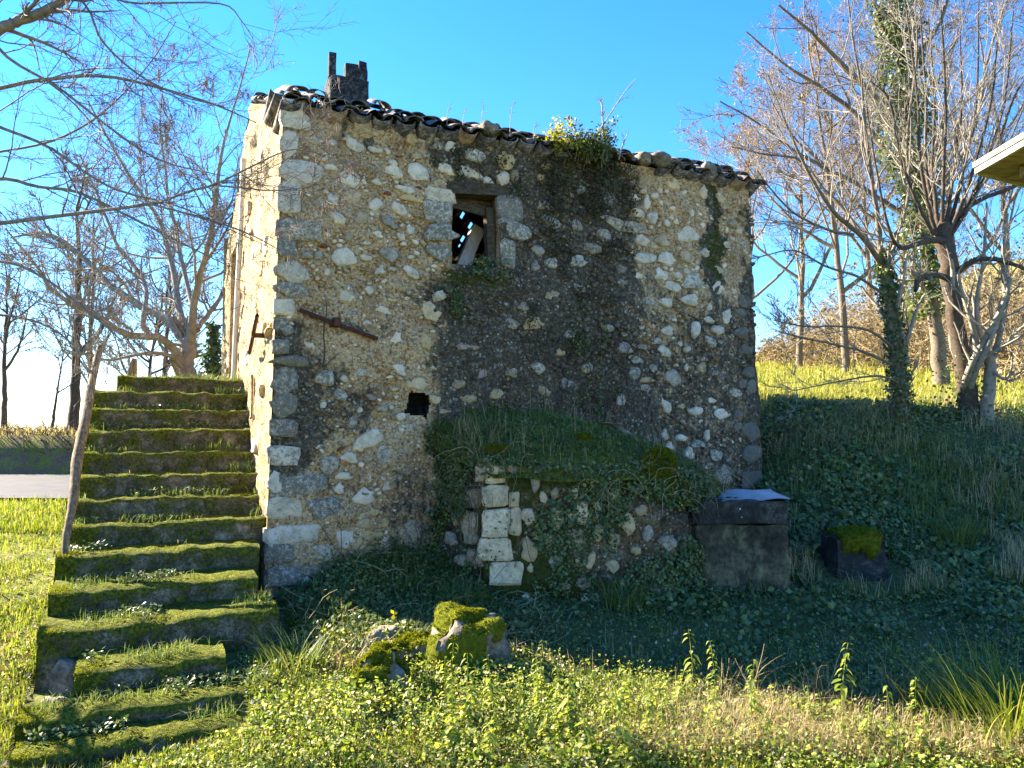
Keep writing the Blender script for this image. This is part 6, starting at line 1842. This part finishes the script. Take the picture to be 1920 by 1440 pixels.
# --- nettles in the sun
def nettle_parts(seed, h):
    r = np.random.default_rng(seed)
    n = 17
    k = np.linspace(0, 1, n)
    sx, sy = r.normal(0, .16, 2) * h
    P = np.stack([sx * k ** 2, sy * k ** 2, h * k], -1)
    ms, ml = MB(), MB()
    tubes(ms, P, .0035 * (1 - .6 * k), 5)
    for i in range(2, n):
        t = k[i]
        sz0 = .085 * (1 - .62 * t) * (0.55 + .45 * min(1, t * 3))
        a0 = (i % 2) * math.pi / 2 + r.normal(0, .5)
        for a in (a0, a0 + math.pi + r.normal(0, .3)):
            if r.uniform() < .18:
                continue
            sz = sz0 * r.uniform(.55, 1.3)
            d = np.array([math.cos(a), math.sin(a), 0])
            s = np.array([-math.sin(a), math.cos(a), 0])
            b = P[i] + d * .008
            dr = r.uniform(.1, 1.4)
            m = b + d * sz * .55 - np.array([0, 0, sz * .25 * dr])
            t_ = b + d * sz * .95 - np.array([0, 0, sz * .95 * dr])
            w = sz * .30
            q1 = b + d * sz * .22 - np.array([0, 0, .02 * sz])
            v = np.array([b, q1 + s * w * .85, m + s * w * .75, t_, m - s * w * .75, q1 - s * w * .85, q1 - np.array([0, 0, .12 * sz]), m - np.array([0, 0, .14 * sz])])
            ml.add(v, [(1, 2, 7, 6), (6, 7, 4, 5)], [(0, 1, 6), (0, 6, 5), (2, 3, 7), (7, 3, 4)])
    return ms.mesh('stem', M['nettle']), ml.mesh('leaves', M['nettle'])
variants = [nettle_parts(700 + s, h) for s, h in enumerate((.34, .40, .30, .46, .36, .42))]
NET = [(905, 1330, 5.6), (938, 1345, 5.5), (1000, 1350, 5.5), (1048, 1355, 5.4), (1116, 1350, 5.4), (806, 1345, 5.6), (836, 1350, 5.5), (1275, 1335, 5.6), (1010, 1420, 4.95), (880, 1425, 4.95), (860, 1400, 5.1), (1058, 1400, 5.1),
       (1120, 1430, 4.9), (1215, 1350, 5.4), (1160, 1400, 5.0), (1390, 1440, 4.8), (1385, 1410, 4.95), (1600, 1410, 5.0), (1690, 1420, 4.95), (1700, 1445, 4.8), (930, 1445, 4.8), (990, 1385, 5.2), (1075, 1445, 4.8), (1250, 1445, 4.8),
       (1440, 1430, 4.85), (1580, 1450, 4.75), (790, 1440, 4.85), (845, 1450, 4.75), (1310, 1420, 4.9), (1540, 1400, 5.1), (1770, 1390, 5.1), (1180, 1450, 4.75), (960, 1410, 5.0), (1640, 1445, 4.8), (1490, 1390, 5.1), (1340, 1345, 5.5)]
NET = [(a + rnd.uniform(-25, 25), b, Y + rnd.uniform(-.25, .2)) for a, b, Y in NET]
NET += [(rnd.gauss(1060, 150), 0, rnd.uniform(4.7, 5.7)) for _ in range(34)]
for i, (a, b, Y) in enumerate(NET):
    g = gpt(a, Y)
    nt = thing('nettle', 'yellow green nettle standing up among the sunlit foreground weeds', 'nettle', g, rnd.uniform(0, 6.28), 'nettles in the sunlit foreground')
    s = rnd.uniform(.6, 1.25) if i < 36 else rnd.uniform(.5, 1.1)
    nt.scale = (s, s, s)
    for nm, me in zip(('stem', 'leaves'), variants[i % 6]):
        o = bpy.data.objects.new(nm, me)
        COL.objects.link(o)
        o.parent = nt
# tall dead stems along the shadow edge
for (a, Y, h, lab) in ((1345, 5.55, .33, 'leaning dry stem at the shadow edge, leftmost of the dead stems'), (1402, 5.6, .40, 'straight single dead stem rising over the shadow edge'), (1505, 5.5, .28, 'reddish dead stem in the middle of the shadow edge'), (1540, 5.5, .38, 'tangle of pale dead stems at the shadow edge'), (1670, 5.5, .36, 'thin forked dead stem right of the pale tangle'), (1725, 5.4, .26, 'short dead stems near the right edge of the shadow')):
    g = gpt(a, Y)
    root = thing('dead_stem', lab, 'dead plant', g)
    mb = MB()
    ns = 9
    p, r = grow(np.zeros((ns, 3)) + rng.normal(0, .03, (ns, 3)) * np.array([1, 1, 0]), np.stack([rng.normal(0, .3, ns), rng.normal(0, .2, ns), np.ones(ns)], -1), rng.uniform(.6, 1.1, ns) * h, np.full(ns, .0032), 7, .12, -.02, .4)
    tubes(mb, p, r, 4)
    s2 = sprout(p, r, 2, .4, 1, (25, 70), (.2, .4), .7)
    p2, r2 = grow(s2[0], s2[1], s2[2], s2[3], 4, .15, -.1, .5)
    tubes(mb, p2, r2, 3)
    mb.build('stem', M['straw'], root)
# long grass clumps
def clump(a, Y, n, h, w, mat, name, label, lean=.7, rad=.10):
    g = gpt(a, Y)
    root = thing(name, label, 'grass clump', g)
    q = np.stack([rng.normal(0, rad, n), rng.normal(0, rad, n), np.zeros(n)], -1)
    az = np.arctan2(q[:, 1], q[:, 0]) + rng.normal(0, .5, n)
    hh = h * rng.uniform(.6, 1.2, n)
    p, r = grow(q, np.stack([np.cos(az) * .35, np.sin(az) * .35, np.ones(n)], -1), hh, np.full(n, w), 7, .03, -.16, .2)
    sd = np.stack([-np.sin(az), np.cos(az), 0 * az], -1)[:, None] * r[..., None]
    v = np.stack([p - sd, p + sd], 2)
    idx = np.arange(n * 16).reshape(n, 8, 2)
    quads = np.stack([idx[:, :-1, 0], idx[:, :-1, 1], idx[:, 1:, 1], idx[:, 1:, 0]], -1).reshape(-1, 4)
    MB().add(v.reshape(-1, 3), quads).build('blades', M[mat], root, False)
clump(1880, 5.0, 420, .55, .0055, 'grass', 'grass_clump', 'long arching green grass clump at the bottom right corner', rad=.2)
clump(1760, 5.3, 120, .30, .004, 'grass', 'grass_clump', 'smaller green grass clump left of the corner clump')
clump(560, 6.0, 160, .32, .004, 'grass_dark', 'grass_clump', 'dark grass clump in the shade between steps and mossy rocks')
clump(662, 6.05, 110, .22, .004, 'straw', 'grass_clump', 'sunlit dry grass tuft beside the yellow mossy rock')
clump(770, 6.55, 150, .20, .004, 'grass_dark', 'grass_clump', 'round green grass tuft behind the mossy rocks')
clump(870, 7.35, 160, .28, .004, 'grass_dark', 'grass_clump', 'grass tuft at the foot of the annexe corner')
clump(1165, 7.35, 220, .32, .005, 'grass_dark', 'grass_clump', 'spreading grass clump at the foot of the annexe front')
clump(1790, 8.6, 200, .42, .006, 'grass_dark', 'grass_clump', 'long grass clump on the shaded bank near the right edge')
# yellow seedling by the wall
g = gpt(742, 6.9)
sd_ = thing('yellow_seedling', 'tiny seedling with three bright yellow leaves in the shade', 'seedling', g)
mb = MB()
tubes(mb, np.array([[0, 0, 0], [.005, 0, .06], [0, 0, .13]]), np.array([.002, .002, .0015]), 4)
mb.build('stem', M['straw'], sd_)
for a in (0.3, 2.4, 4.4):
    d = np.array([math.cos(a) * .6, -.3, math.sin(a)])
    s = np.cross(d, [0, 1, 0]) * .4
    c = np.array([0, 0, .13])
    MB().add(np.array([c, c + d * .03 + s * .05, c + d * .06, c + d * .03 - s * .05]), None, [(0, 1, 2), (0, 2, 3)]).build('leaf', M['yellow_leaf'], sd_, False)
